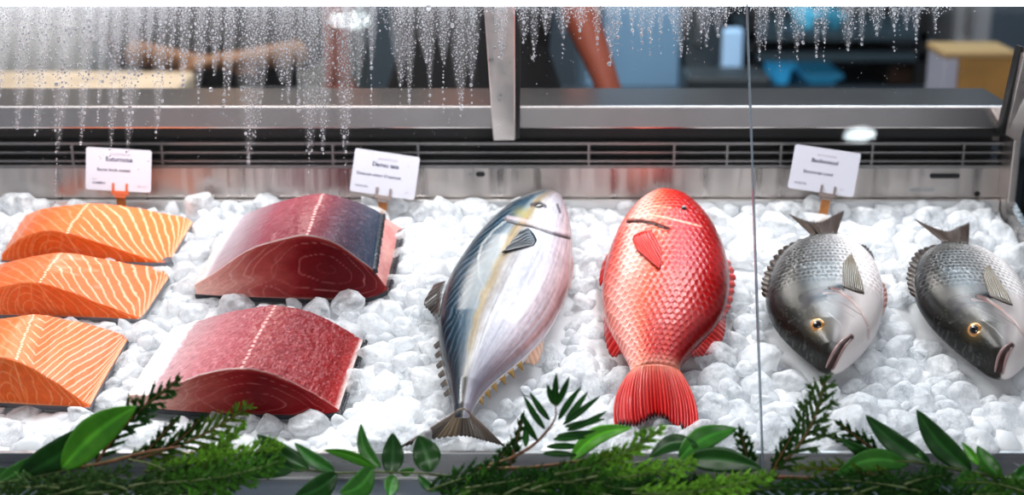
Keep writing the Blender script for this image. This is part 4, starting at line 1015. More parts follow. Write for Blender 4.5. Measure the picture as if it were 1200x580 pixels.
for tries, (d0, d1) in ((2600, (.030, .040)), (9000, (.021, .028)), (14000, (.013, .018))):
    for _ in range(tries):
        x, u = rc.uniform(XI0 + .012, XI1 - .012), rc.uniform(.014, UB - .012); d = rc.uniform(d0, d1)
        if x < -.80: continue
        if free(x, u, d * .80): cellg.setdefault((int(x // .03), int(u // .03)), []).append((x, u, d)); pts.append((x, u, d))
chs = []
for x, u, d in pts:
    inside = infoot(x, u)
    if inside: continue
    near = infoot(x, u, d * .45)
    back = max(0, u - UB + .10) * .10
    h = rc.uniform(-.011, .001) - (.007 if near else 0) + back + .006 * float(n2(np.array(x * 9.), np.array(u * 9.)))
    chs.append((x, u, h, d * .66))
# the largest in view as things
def vis(c):
    p = bw(c[0], c[1], c[2]); qx, qy = proj([p]); return qx[0], qy[0]
sc_ = []
for c in chs:
    qx, qy = vis(c); depth = (bw(*c[:3]) - CAM).length
    ok = 4 < qx < 1196 and qy < 524 and not (930 < qx and qy < 240)
    sc_.append((c[3] / depth * (1 if ok else 0), c, qx, qy))
sc_.sort(key=lambda t: -t[0])
def zone(x, y):
    if y > 488: 
        if x < 160: return 'on the front rail below the salmon pieces'
        if x < 440: return 'along the front rail below the tuna loins'
        if x < 560: return 'along the front rail left of the blue-backed fish tail'
        if x < 730: return 'along the front rail between the two big fish tails'
        if x < 890: return 'along the front rail beside the red tail fin'
        return 'along the front rail below the grey breams'
    if y < 262:
        if x < 230: return 'against the back panel behind the salmon'
        if x < 520: return 'against the back panel beside the tuna loin'
        if x < 690: return 'against the back panel by the blue-backed fish head'
        if x < 890: return 'against the back panel by the red fish head'
        return 'against the back panel behind the grey breams'
    if x < 240: return 'between the salmon pieces and the tuna loins'
    if x < 420: return 'in the strip between the two tuna loins'
    if x < 545: return 'between the tuna loins and the blue-backed fish'
    if x < 720: return 'between the blue-backed fish and the red fish'
    if x < 960 and x < 890: return 'between the red fish and the left grey bream'
    if y > 440: return 'in front of the grey breams\u2019 heads'
    return 'around and between the two grey breams'
KINDS_ = [chunk_mesh(100 + i, 3, 42 if i % 2 else 22) for i in range(14)]
LOW = [chunk_mesh(100 + i, 2, 42 if i % 2 else 22) for i in range(14)]
cm = []
for i, (V, Fc) in enumerate(KINDS_):
    me = bpy.data.meshes.new('ice_chunk'); me.from_pydata(V.tolist(), [], Fc); me.polygons.foreach_set('use_smooth', [True] * len(me.polygons)); me.materials.append(M['ice_clear'] if i % 4 == 0 else M['ice']); cm.append(me)
NB = 300
for k, (s, c, qx, qy) in enumerate(sc_):
    i = rc.randrange(14); e = (rc.uniform(-.6, .6), rc.uniform(-.6, .6), rc.uniform(0, 2 * PI)); x, u, h, r = c
    if k < NB and s > 0:
        o = bpy.data.objects.new('ice_chunk', cm[i]); COL.objects.link(o); o.location = bw(x, u, h); o.rotation_euler = e; o.scale = (r, r, r)
        z_ = zone(qx, qy); tag(o, 'rounded white ice chunk ' + z_, 'ice chunk', 'ice chunks ' + z_)
    else:
        V, Fc = LOW[i]; Rm = np.array(Matrix.LocRotScale(bw(x, u, h), Vector(e) and __import__('mathutils').Euler(e), Vector((r, r, r))))
        W = V @ Rm[:3, :3].T + Rm[:3, 3]; n = len(bv); bv.extend(map(tuple, W)); bf.extend([tuple(a + n for a in f) for f in Fc])
o = mobj('crushed_ice', bv, bf, M['ice'])
o.data.materials.append(M['icebase']); mi_ = np.zeros(len(bf), int); mi_[:len(grid_faces(nx, nu_))] = 1; o.data.polygons.foreach_set('material_index', mi_.tolist()); tag(o, 'packed bed of small white crushed ice filling the display tray', 'crushed ice', kind='stuff')
print('chunks', len(chs))

# ------------------------------------------------------------------ greenery along the front shelf
def leaf_mat(name, c0, c1, rough=.28):
    m, nt, b = newmat(name)
    tc = nt.nodes.new('ShaderNodeTexCoord'); no = nt.nodes.new('ShaderNodeTexNoise'); no.inputs['Scale'].default_value = 35
    a = nt.nodes.new('ShaderNodeAttribute'); a.attribute_name = 'Col'
    nt.links.new(tc.outputs['Object'], no.inputs['Vector'])
    cr = nt.nodes.new('ShaderNodeValToRGB'); cr.color_ramp.elements[0].color = (*c0, 1); cr.color_ramp.elements[1].color = (*c1, 1)
    cr.color_ramp.elements[0].position = .3; cr.color_ramp.elements[1].position = .7
    nt.links.new(no.outputs['Fac'], cr.inputs[0])
    mx = nt.nodes.new('ShaderNodeMix'); mx.data_type = 'RGBA'; mx.blend_type = 'MULTIPLY'; mx.inputs[0].default_value = 1
    nt.links.new(cr.outputs[0], mx.inputs[6]); nt.links.new(a.outputs['Color'], mx.inputs[7]); nt.links.new(mx.outputs[2], b.inputs['Base Color'])
    b.inputs['Roughness'].default_value = rough; b.inputs['Specular IOR Level'].default_value = .3 if rough < .4 else .1
    return m
M['leaf'] = leaf_mat('glossy_leaf', (.012, .050, .012), (.022, .085, .016))
M['leaf_light'] = leaf_mat('light_leaf', (.045, .17, .015), (.075, .24, .022))
M['leaf_mid'] = leaf_mat('mid_leaf', (.03, .12, .02), (.05, .16, .03))
M['needle'] = leaf_mat('cedar_needles', (.8, .8, .8), (1, 1, 1), .5)
M['bark'] = mat('brown_twig', (.13, .055, .022), .6, vary=.3, bscale=120, bump=.3)
M['greenstem'] = mat('green_stem', (.06, .085, .02), .5, vary=.2, bscale=80)
YG = -.09
def leaf(base, tip, wpx, parent, m, bend=0., Yb=YG, Yt=YG, fold=.18, droop=0., tilt=.0):
    b, t = ony(*base, Yb), ony(*tip, Yt); ax = t - b; L = ax.length; ax.normalize()
    view = (CAM - b).normalized(); side = ax.cross(view).normalized(); nrm = side.cross(ax).normalized()
    side = (side * math.cos(tilt) + nrm * math.sin(tilt)); nrm = side.cross(ax).normalized()
    w = wpx / 2 * (b - CAM).length / F; nl, nw = 26, 9; V = []; C = []
    for i in range(nl):
        s = i / (nl - 1); ww = w * (math.sin(PI * min(1, s ** .85)) ** .72) * (1 - .12 * s) if 0 < s < 1 else w * .02
        cpt = b + ax * (L * s) + side * (bend * L * math.sin(PI * s)) + nrm * (droop * L * math.sin(PI * s * .9))
        for j in range(nw):
            q = j / (nw - 1) * 2 - 1
            V.append(cpt + side * (ww * q) + nrm * (-fold * ww * (1 - abs(q)) + .04 * ww * math.sin(s * 17) * abs(q)))
            vein = 1 + .9 * math.exp(-(q / .07) ** 2) + .10 * math.sin((s * 16 - abs(q) * 2.2) * 2 * PI) ** 8
            C.append((vein, vein, vein))
    o = mobj('leaf', V, grid_faces(nl, nw), m, parent); ca = o.data.color_attributes.new('Col', 'FLOAT_COLOR', 'POINT')
    ca.data.foreach_set('color', np.column_stack([np.array(C), np.ones(len(C))]).ravel())
    sd = o.modifiers.new('thickness', 'SOLIDIFY'); sd.thickness = .0006
    return o
def stem(pts, r0, r1, parent, m, Y=YG, name='stem'):
    P = [ony(x, y, Y if not hasattr(Y, '__len__') else Y[i]) for i, (x, y) in enumerate(pts)]; P = [Vector(p) for p in spline(P, 8 * len(pts))]
    n = len(P); g = MB(); g.tube(P, [r0 + (r1 - r0) * i / (n - 1) + .0002 * math.sin(i * 2.3) for i in range(n)], 7); return g.build(name, m, parent, smooth=True)
def branch(name, label, cat, group=None, at_=(0, 0)):
    p = ony(at_[0], at_[1], YG); return thing(name, label, cat, p, group)

# far left: broad leaves on a long stem
b = branch('leafy_branch', 'glossy leafy branch with two large upright leaves at the far left', 'branch', 'leafy branches along the front shelf', (60, 558))
stem([(-25, 570), (40, 560), (100, 546), (150, 535), (205, 526)], .0022, .0017, b, M['greenstem'])
leaf((72, 549), (160, 476), 42, b, M['leaf_light'], bend=-.05, Yb=-.10, Yt=-.12, tilt=.2)
leaf((22, 560), (113, 495), 40, b, M['leaf'], bend=.06, Yb=-.09, Yt=-.08, tilt=-.2)
leaf((-4, 566), (42, 534), 20, b, M['leaf_mid'], bend=.06, Yb=-.09, Yt=-.08)
leaf((-30, 566), (8, 548), 14, b, M['leaf'], Yb=-.09, Yt=-.08)
# centre left
b = branch('leafy_branch', 'branch of oval dark leaves below and right of the front tuna loin', 'branch', 'leafy branches along the front shelf', (440, 555))
stem([(292, 549), (345, 550), (398, 554), (441, 553), (500, 555), (540, 560)], .0014, .0012, b, M['greenstem'])
for a, t, w, mk, bd, tl in (((344, 549), (277, 558), 30, 'leaf', .10, .3), ((362, 550), (301, 509), 27, 'leaf', -.05, .1), ((392, 552), (345, 519), 19, 'leaf', -.06, -.4), ((441, 549), (379, 527), 15, 'leaf_light', .06, .5),
                            ((446, 548), (423, 496), 17, 'leaf_mid', -.14, .2), ((458, 556), (460, 507), 27, 'leaf', .03, .0), ((505, 553), (490, 510), 34, 'leaf', .04, .0), ((437, 548), (398, 578), 30, 'leaf_mid', -.16, .2),
                            ((395, 555), (345, 582), 30, 'leaf', -.10, .2), ((462, 557), (455, 582), 20, 'leaf_mid', .0, .3), ((468, 553), (486, 549), 10, 'leaf_mid', .1, 0), ((490, 557), (520, 575), 12, 'leaf', .1, 0)):
    leaf(a, t, w, b, M[mk], bend=bd, Yb=YG, Yt=YG + (.01 if t[1] < a[1] else -.03), tilt=tl)
# centre: narrow-leaved sprig
c_ = crop(560, 430, 3.75)
b = branch('narrow_leaved_sprig', 'dark sprig fanning narrow pointed leaves below the blue-backed fish', 'sprig', None, (600, 545))
stem(c_((-10, 450), (60, 430), (150, 398), (240, 345), (300, 285), (340, 225), (342, 165)), .0026, .0007, b, M['bark'])
for a, t in (((340, 175), (345, 26)), ((345, 172), (403, 40)), ((332, 165), (305, 76)), ((316, 235), (228, 110)), ((296, 275), (200, 122)), ((262, 325), (191, 198)), ((210, 352), (212, 250)), ((352, 235), (456, 84)), ((385, 235), (484, 108)),
             ((372, 255), (538, 126)), ((390, 280), (571, 192)), ((345, 302), (522, 280)), ((330, 318), (480, 310)), ((300, 350), (470, 350)), ((285, 380), (440, 388)), ((380, 262), (560, 228)), ((180, 372), (160, 330))):
    (a, t) = c_(a, t); leaf(a, t, 8.2, b, M['leaf'], bend=random.uniform(-.03, .03), Yb=YG + .01, Yt=YG + random.uniform(-.01, .03), fold=.3)
# behind the red tail: pale leaf, then three broad leaves
b = branch('leafy_branch', 'branch of broad dark leaves just right of the red tail fin', 'branch', 'leafy branches along the front shelf', (805, 540))
stem([(660, 548), (720, 545), (790, 540), (830, 545), (880, 560)], .0015, .0012, b, M['greenstem'], YG - .005)
leaf((668, 540), (741, 501), 24, b, M['leaf_light'], bend=-.14, Yb=YG + .01, Yt=YG + .02, tilt=.3)
leaf((795, 538), (864, 502), 30, b, M['leaf_mid'], bend=-.10, Yb=YG, Yt=YG + .02, tilt=.15)
leaf((818, 521), (760, 537), 22, b, M['leaf'], bend=.16, Yb=YG + .01, Yt=YG + .01)
leaf((803, 538), (893, 549), 31, b, M['leaf'], bend=-.05, Yb=YG - .01, Yt=YG - .02, tilt=-.2)
# right
b = branch('leafy_branch', 'long-leaved dark green branch at the right end below the breams', 'branch', 'leafy branches along the front shelf', (1100, 548))
stem([(1045, 540), (1075, 542), (1110, 548), (1173, 560), (1225, 570)], .0012, .0022, b, M['greenstem'])
for a, t, w, mk, bd, tl in (((1090, 543), (1014, 486), 25, 'leaf', -.06, .1), ((1138, 552), (1074, 480), 29, 'leaf', -.06, .1), ((1066, 545), (983, 513), 19, 'leaf', -.08, .3), ((1064, 544), (978, 557), 27, 'leaf_mid', .12, .2),
                            ((1102, 547), (1057, 581), 27, 'leaf_mid', -.16, .2), ((1174, 560), (1145, 522), 22, 'leaf_mid', -.08, -.3), ((1081, 538), (1056, 510), 8, 'leaf_mid', .0, .2), ((1147, 545), (1127, 518), 11, 'leaf_light', .0, .2),
                            ((1188, 560), (1199, 552), 12, 'leaf_mid', .0, .0), ((1146, 556), (1122, 574), 16, 'leaf_mid', .15, .2), ((1190, 562), (1215, 540), 16, 'leaf', .0, .1)):
    leaf(a, t, w, b, M[mk], bend=bd, Yb=YG, Yt=YG + (.015 if t[1] < a[1] else -.02), tilt=tl)
# cedar sprays
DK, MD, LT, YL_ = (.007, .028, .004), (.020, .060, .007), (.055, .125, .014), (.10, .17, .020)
def spray(base, tip, wid, label, colr, group=None, curve=0., Y0=YG, Y1=YG, dens=1., flat=.3, ang=33, needle=1., bark=True, tipc=None, name='cedar_sprig'):
    rr = random.Random(int(base[0] * 31 + tip[1] * 17 + tip[0]))
    B, T = ony(*base, Y0), ony(*tip, Y1); ax = T - B; L = ax.length; px_m = (B - CAM).length / F
    t = thing(name, label, 'sprig', B, group)
    view = (CAM - B).normalized(); sd = ax.normalized().cross(view).normalized()
    line = [B + ax * s + sd * (curve * L * math.sin(PI * s)) for s in np.linspace(0, 1, 24)]
    g = MB(); g.tube(line, [.0013 * (1 - .8 * i / 23) + .0002 for i in range(24)], 6); g.build('stem', M['bark'] if bark else M['greenstem'], t, smooth=True)
    V, Fc, C = [], [], []
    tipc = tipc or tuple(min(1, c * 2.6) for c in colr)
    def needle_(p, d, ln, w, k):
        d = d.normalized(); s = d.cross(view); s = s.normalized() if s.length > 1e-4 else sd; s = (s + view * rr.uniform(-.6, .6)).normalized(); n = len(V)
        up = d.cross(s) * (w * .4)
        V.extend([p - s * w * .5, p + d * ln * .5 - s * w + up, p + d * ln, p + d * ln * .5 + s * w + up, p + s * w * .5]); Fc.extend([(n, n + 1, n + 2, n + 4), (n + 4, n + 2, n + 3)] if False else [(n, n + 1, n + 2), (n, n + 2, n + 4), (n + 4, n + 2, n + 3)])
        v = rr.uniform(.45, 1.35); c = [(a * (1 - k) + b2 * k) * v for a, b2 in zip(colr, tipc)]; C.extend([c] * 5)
    def twig(p0, d, ln, depth, k0):
        n = max(3, int(ln / .0019 * dens)); d = d.normalized()
        for i in range(n):
            s = i / n; p = p0 + d * (ln * s) + Vector((0, 0, -.0012 * s * s))
            for sg in (-1, 1):
                nd = (d + d.cross(view).normalized() * sg * rr.uniform(.30, .60) + view * rr.uniform(-.3, .4)).normalized()
                needle_(p, nd, (.0048 + .0020 * rr.random()) * needle * (1 - .4 * s), .0010 * needle, k0 + (1 - k0) * s * .8)
            if depth and rr.random() < .16 and i > 1:
                sg = rr.choice((-1, 1)); twig(p, d + d.cross(view).normalized() * sg * .8, ln * .4 * (1 - s * .5), 0, .2 + .5 * s)
        needle_(p0 + d * ln, d, .005 * needle, .0008, 1)
    W = wid * px_m * 1.6; nb = max(10, int(L / .0060 * dens)); ca, sa = math.cos(math.radians(ang)), math.sin(math.radians(ang))
    for i in range(nb):
        s = (i + .5) / nb; j = s * 23; a = int(j); p = line[a].lerp(line[min(a + 1, 23)], j - a)
        d0 = (line[min(a + 1, 23)] - line[max(a - 1, 0)]).normalized(); sd_ = d0.cross(view).normalized(); sg = 1 if i % 2 else -1
        prof = min(1, .35 + 1.6 * s) * (1 - s) ** .65 + .10
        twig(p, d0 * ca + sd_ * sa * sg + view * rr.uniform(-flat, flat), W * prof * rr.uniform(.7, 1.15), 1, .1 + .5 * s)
    for q in range(3, 23, 1):
        twig(line[q], line[min(q + 1, 23)] - line[q - 1], .006, 0, .3)
    twig(line[22], line[23] - line[20], .008, 0, .8)
    o = mobj('foliage', V, Fc, M['needle'], t, np.array(C), smooth=False)
    return t
G1 = 'cedar sprigs along the front shelf'
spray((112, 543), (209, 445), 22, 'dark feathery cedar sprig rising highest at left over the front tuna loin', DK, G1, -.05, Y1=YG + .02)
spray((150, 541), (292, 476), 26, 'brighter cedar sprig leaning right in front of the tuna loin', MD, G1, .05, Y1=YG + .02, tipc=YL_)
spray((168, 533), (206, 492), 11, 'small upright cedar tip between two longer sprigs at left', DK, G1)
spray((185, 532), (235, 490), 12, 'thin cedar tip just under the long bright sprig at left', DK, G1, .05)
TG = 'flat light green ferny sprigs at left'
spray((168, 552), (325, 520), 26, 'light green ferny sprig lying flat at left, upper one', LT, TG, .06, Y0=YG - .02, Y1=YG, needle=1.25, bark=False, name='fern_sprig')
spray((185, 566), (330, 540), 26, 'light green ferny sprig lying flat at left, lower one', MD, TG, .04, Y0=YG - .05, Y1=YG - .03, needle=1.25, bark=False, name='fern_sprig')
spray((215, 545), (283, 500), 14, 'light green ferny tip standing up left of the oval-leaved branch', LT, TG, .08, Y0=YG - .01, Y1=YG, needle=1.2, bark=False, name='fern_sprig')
b = branch('bare_twig', 'brown bare twig under the cedar sprigs at left', 'twig', None, (150, 540))
stem([(95, 548), (130, 541), (170, 530), (212, 523)], .0022, .0012, b, M['bark'], YG - .012, 'wood')
b = branch('bare_twig', 'curving yellowish bare twig under the ferny sprigs at left', 'twig', None, (190, 552))
stem([(150, 538), (180, 545), (200, 556), (225, 580)], .0012, .0008, b, M['greenstem'], YG - .03, 'wood')
MG = 'dark cedar sprigs massed low on the front shelf'
rb = random.Random(5)
ML = 'dark low cedar sprig in the tangle at the bottom edge below the salmon and tuna'
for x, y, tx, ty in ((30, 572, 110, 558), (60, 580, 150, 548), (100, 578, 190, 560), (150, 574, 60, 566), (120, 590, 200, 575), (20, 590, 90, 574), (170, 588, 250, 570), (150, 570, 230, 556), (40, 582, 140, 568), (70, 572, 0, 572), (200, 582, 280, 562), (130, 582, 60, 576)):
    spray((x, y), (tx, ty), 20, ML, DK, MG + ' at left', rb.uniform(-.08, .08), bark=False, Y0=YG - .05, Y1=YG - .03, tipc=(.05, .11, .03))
b = branch('bare_twig', 'reddish brown bare twig below the narrow-leaved sprig', 'twig', None, (640, 545))
stem([(560, 549), (620, 548), (680, 540), (735, 532)], .0026, .0012, b, M['bark'], YG - .012, 'wood')
MC = 'mid green low cedar sprig in the tangle at the bottom edge below the red tail'
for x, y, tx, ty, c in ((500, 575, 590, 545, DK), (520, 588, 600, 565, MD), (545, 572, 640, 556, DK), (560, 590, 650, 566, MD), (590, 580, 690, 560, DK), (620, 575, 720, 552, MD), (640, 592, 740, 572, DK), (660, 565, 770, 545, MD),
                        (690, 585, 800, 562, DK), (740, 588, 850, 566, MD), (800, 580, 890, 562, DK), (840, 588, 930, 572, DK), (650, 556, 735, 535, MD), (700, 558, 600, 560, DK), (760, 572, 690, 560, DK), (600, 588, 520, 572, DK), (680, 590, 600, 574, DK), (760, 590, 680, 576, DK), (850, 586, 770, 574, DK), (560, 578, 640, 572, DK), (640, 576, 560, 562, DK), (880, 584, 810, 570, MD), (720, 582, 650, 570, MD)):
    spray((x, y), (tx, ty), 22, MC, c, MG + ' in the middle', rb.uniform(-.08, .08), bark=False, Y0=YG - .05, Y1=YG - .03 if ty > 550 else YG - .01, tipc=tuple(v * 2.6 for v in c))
FG = 'bright cedar tips around the broad leaves'
spray((672, 552), (776, 502), 18, 'bright cedar tip reaching up to the edge of the red tail', LT, FG, .05, Y0=YG - .02, Y1=YG - .02, needle=1.1, bark=False)
spray((640, 556), (745, 527), 18, 'olive cedar tip lying over the pale leaf below the red tail', MD, FG, .03, Y0=YG - .02, Y1=YG - .02, tipc=YL_)
spray((690, 560), (812, 541), 22, 'pale ferny cedar tip pointing right under the broad leaves', LT, FG, .05, Y0=YG - .03, Y1=YG - .03, needle=1.25, bark=False)
spray((740, 578), (905, 556), 24, 'bright ferny cedar tip lowest under the broad leaves', LT, FG, .05, Y0=YG - .05, Y1=YG - .05, needle=1.25, bark=False)
spray((596, 552), (612, 490), 9, 'thin dark upright cedar tip left of the narrow-leaved sprig', DK, FG, .0, Y0=YG, Y1=YG + .01)
spray((575, 552), (598, 520), 9, 'short dark upright cedar tip beside the silver tail fin', DK, FG, .0, Y0=YG, Y1=YG + .01)
spray((902, 556), (967, 443), 30, 'tall feathery cedar plume standing between red fish and grey breams', MD, G1, .10, Y1=YG + .02, tipc=(.05, .10, .03))
spray((880, 553), (868, 506), 14, 'short dark cedar tip left of the tall plume', DK, G1, .0)
spray((905, 552), (930, 506), 12, 'short cedar side tip right of the tall plume base', DK, G1, .0)
b = branch('bare_twig', 'reddish brown bare twig right of the broad leaves', 'twig', None, (910, 561))
stem([(850, 560), (900, 559), (956, 561)], .0026, .0024, b, M['bark'], YG - .01, 'wood')
spray((1035, 535), (984, 497), 14, 'small thin cedar tip behind the leaves at right', DK, G1, .0, Y0=YG + .02, Y1=YG + .02)
spray((1030, 532), (978, 513), 8, 'smallest thin cedar tip behind the leaves at right', DK, G1, .0, Y0=YG + .02, Y1=YG + .02)
spray((1060, 566), (935, 548), 16, 'olive cedar tip lying along the front shelf right of the twig', MD, G1, .04, Y0=YG - .02, Y1=YG - .01, tipc=YL_)
MR = 'dark low cedar sprig in the tangle at the bottom edge below the grey breams'
for x, y, tx, ty, c in ((1080, 576, 970, 562, DK), (1000, 580, 1080, 564, DK), (1090, 582, 1180, 570, DK), (1050, 590, 960, 574, DK), (1210, 580, 1120, 566, MD), (1140, 580, 1215, 564, MD), (1060, 568, 1110, 556, DK), (1000, 572, 920, 572, DK), (1120, 588, 1030, 572, DK), (1170, 586, 1090, 576, DK)):
    spray((x, y), (tx, ty), 20, MR, c, MG + ' at right', rb.uniform(-.08, .08), bark=False, Y0=YG - .05, Y1=YG - .03, tipc=tuple(v * 2.2 for v in c))

# ------------------------------------------------------------------ the shop behind the case
def struct(name, mb, m): o = mb.build(name, m); o['kind'] = 'structure'; return o
g = MB(); g.box(-4, 4, -3.4, 5.2, -.05, 0); struct('floor', g, mat('shop_floor', (.12, .12, .13), .35, vary=.2, bscale=3))
g = MB(); g.box(-4, 4, 5.2, 5.3, 0, 3.0); struct('wall_back', g, mat('kitchen_wall', (.16, .20, .24), .5, vary=.15, bscale=2))
def ceil_light(px, py, rad, em):
    x, k = glass(px, py); p = gpt(x, k); v = (CAM - p).normalized(); n = GN; d = -(v - n * 2 * n.dot(v)); t = (3.0 - p.z) / d.z; q = p + d * t; return q
g = MB(); g.box(-4, 4, -3.4, 5.2, 3.0, 3.05); cl = struct('ceiling', g, mat('ceiling_paint', (.22, .22, .23), .8))
M['lamp'] = mat('downlight_glow', (.85, .97, 1), .4, emit=34)
for px, py, r_ in ((410, 22, .055), (1008, 157, .045)):
    q = ceil_light(px, py, r_, 60); g = MB(); n = 32
    g.add([(q.x + r_ * math.cos(2 * PI * k / n), q.y + r_ * .55 * math.sin(2 * PI * k / n), 2.998) for k in range(n)] + [(q.x + r_ * math.cos(2 * PI * k / n), q.y + r_ * .55 * math.sin(2 * PI * k / n), 3.0) for k in range(n)], [tuple(range(n - 1, -1, -1))] + [(k, (k + 1) % n, n + (k + 1) % n, n + k) for k in range(n)])
    g.build('downlight', M['lamp'], cl)
def sbox(px0, px1, py0, py1, Y, dep, name, label, cat, col, rough=.5, metal=0., emit=0., group=None, bev=.01, to_floor=False, base=None):
    a, b = ony(px0, py1, Y), ony(px1, py0, Y); g = MB(); g.box(a.x, b.x, Y, Y + dep, 0 if to_floor else (base if base is not None else a.z), b.z)
    o = g.build(name, mat(name, col, rough, metal, emit=emit), None, bevel=bev); tag(o, label, cat, group); return o
# counters and equipment; Y is metres behind the case front
def counter(px0, px1, pyt, Y, dep, label, col):
    zt = ony(600, pyt, Y + dep).z; a, b = ony(px0, pyt, Y), ony(px1, pyt, Y); a.z = b.z = zt; t = thing('work_counter', label, 'counter', ((a.x + b.x) / 2, Y, 0))
    g = MB(); g.box(a.x, b.x, Y, Y + dep, a.z - .04, a.z); g.build('worktop', mat('counter_top', col, .3, .6), t, bevel=.005)
    g = MB(); g.box(a.x + .03, b.x - .03, Y + .04, Y + dep - .02, .12, a.z - .04); g.build('cabinet', mat('counter_body', tuple(c * .35 for c in col), .4, .5), t)
    g = MB()
    for x in (a.x + .06, b.x - .1):
        g.box(x, x + .04, Y + .06, Y + .1, 0, .12)
    for gx in (a.x + .06, b.x - .1):
        q = MB(); q.box(gx, gx + .04, Y + .06, Y + .10, 0, .12); q.build('leg', M['steel_dim'], t)
    return a.z
c1 = counter(-160, 330, 102, 1.3, .6, 'grey steel work counter at left behind the case', (.35, .37, .38))
c2 = counter(560, 1260, 100, 1.75, .7, 'dark steel work counter at right behind the case', (.09, .11, .13))
a = ony(-140, 100, 1.5); b2 = ony(196, 94, 1.5); g = MB(); g.box(a.x, b2.x, 1.5, 1.78, c1 + .0005, ony(600, 83, 1.78).z)
tag(g.build('cutting_board', mat('board_wood', (.68, .54, .40), .45, vary=.2, bscale=8), None, bevel=.01), 'thick pale wooden cutting board on the left work counter', 'cutting board')
def cabinet(px0, px1, pyt, Y, dep, name, label, cat, col, metal=.2, handle=True, rough=.4, doors=1):
    a, b = ony(px0, 110, Y), ony(px1, pyt, Y); t = thing(name, label, cat, ((a.x + b.x) / 2, Y, 0)); zt_ = max(b.z, 1.6)
    g = MB(); g.box(a.x, b.x, Y + .02, Y + dep, 0, zt_ + .02); g.build('carcass', mat(name, col, rough, metal), t, bevel=.008)
    wdt = (b.x - a.x) / doors
    for k in range(doors):
        g = MB(); g.box(a.x + wdt * k + .004, a.x + wdt * (k + 1) - .004, Y, Y + .018, .08, zt_); d = g.build('door', mat(name + '_door', tuple(c * 1.1 for c in col), rough, metal), t, bevel=.004)
        q = MB(); q.box(a.x + wdt * k + .03, a.x + wdt * k + .05, Y - .03, Y - .001, .95, 1.3); q.build('handle', M['steel_dim'], d, bevel=.004)
    return t
cabinet(-260, 92, 0, 2.9, .6, 'refrigerator', 'pale grey steel refrigerator at the far left of the kitchen', 'refrigerator', (.60, .59, .57), .05, doors=2)
cabinet(345, 412, -5, 3.0, .5, 'tall_cabinet', 'olive grey tall cabinet between the two workers', 'cabinet', (.20, .20, .17), 0)
cabinet(686, 800, 4, 3.0, .6, 'refrigerator', 'blue-lit pale steel refrigerator right of the rear post', 'refrigerator', (.26, .42, .58), .0, doors=1)
cabinet(800, 846, 4, 3.0, .5, 'tall_cabinet', 'dark grey tall cabinet beside the blue-lit refrigerator', 'cabinet', (.10, .12, .13), .2)
cabinet(1112, 1166, -5, 3.2, .4, 'tall_locker', 'light grey narrow locker behind the cardboard box', 'locker', (.42, .40, .40), 0)
# shelf rack with blue tubs, their highlights put into the plastic as glow
def tub(px0, px1, py0, py1, Y, label, col, em=0):
    a, b = ony(px0, py1, Y), ony(px1, py0, Y); t = thing('plastic_tub', label, 'tub', ((a.x + b.x) / 2, Y + .12, a.z), 'blue plastic tubs on the rear rack and counter')
    g = MB(); s = .012; d = .22; x0, x1, z0, z1_ = a.x, b.x, onshelf(a.z), b.z
    g.hexa([(x0 + s, Y + s, z0), (x1 - s, Y + s, z0), (x1 - s, Y + d - s, z0), (x0 + s, Y + d - s, z0), (x0, Y, z1_), (x1, Y, z1_), (x1, Y + d, z1_), (x0, Y + d, z1_)])
    g.build('tub_body', mat('glowing_blue_plastic', col, .35, emit=em), t, bevel=.006)
    g = MB(); g.box(x0 - .008, x1 + .008, Y - .008, Y + d + .008, z1_ - .012, z1_ + .004); g.build('rim', mat('glowing_blue_rim', tuple(c * .8 for c in col), .35, emit=em), t, bevel=.003)
def rack(px0, px1, Y, shelves, label):
    a, b = ony(px0, 100, Y), ony(px1, 0, Y); t = thing('storage_rack', label, 'rack', ((a.x + b.x) / 2, Y, 0)); dp = .4
    for x in (a.x, b.x - .03):
        for y in (Y, Y + dp): g = MB(); g.box(x, x + .03, y, y + .03, 0, 1.9); g.build('upright', M['dark'], t)
    for z in shelves: g = MB(); g.box(a.x, b.x, Y, Y + dp, z - .025, z); g.build('shelf', mat('rack_shelf', (.05, .075, .09), .4), t)
    g = MB(); g.box(a.x, b.x, Y + dp, Y + dp + .01, .1, 1.9); g.build('back_sheet', mat('rack_back', (.018, .03, .038), .5), t)
Yk = 2.7
zsh = [ony(900, y, Yk).z for y in (105, 62, 38)] + [1.75]
rack(872, 1092, Yk, zsh, 'dark storage rack at the back right of the kitchen')
def tz(px0, px1, py0, py1, lab, col, em=0): tub(px0, px1, py0, py1, Yk + .06, lab, col, em)
def onshelf(z): return min(zsh, key=lambda q: abs(q - z)) + .001
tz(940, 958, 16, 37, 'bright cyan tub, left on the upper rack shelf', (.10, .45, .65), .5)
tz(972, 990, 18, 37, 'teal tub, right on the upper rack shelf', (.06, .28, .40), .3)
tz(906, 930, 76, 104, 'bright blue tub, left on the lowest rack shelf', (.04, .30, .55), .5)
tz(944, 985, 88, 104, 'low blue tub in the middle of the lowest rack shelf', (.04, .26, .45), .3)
sbox(1045, 1100, 49, 61, Yk + .06, .25, 'storage_box', 'grey storage box on the middle rack shelf', 'box', (.16, .18, .21), base=zsh[1] + .001)
sbox(1040, 1102, 76, 104, Yk + .06, .25, 'storage_box', 'dark brown storage box on the lowest rack shelf', 'box', (.07, .035, .02), base=zsh[0] + .001)
# lit monitor-like light box
sbox(846, 872, 34, 92, 2.6, .04, 'light_screen', 'pale blue lit standing screen left of the glass joint', 'panel', (.42, .62, .85), .4, emit=.25, to_floor=True)
sbox(805, 905, 90, 104, 2.2, .16, 'hot_plate', 'flat dark appliance on the counter beside the glass joint', 'appliance', (.05, .06, .065), .35, base=c2 + .001)
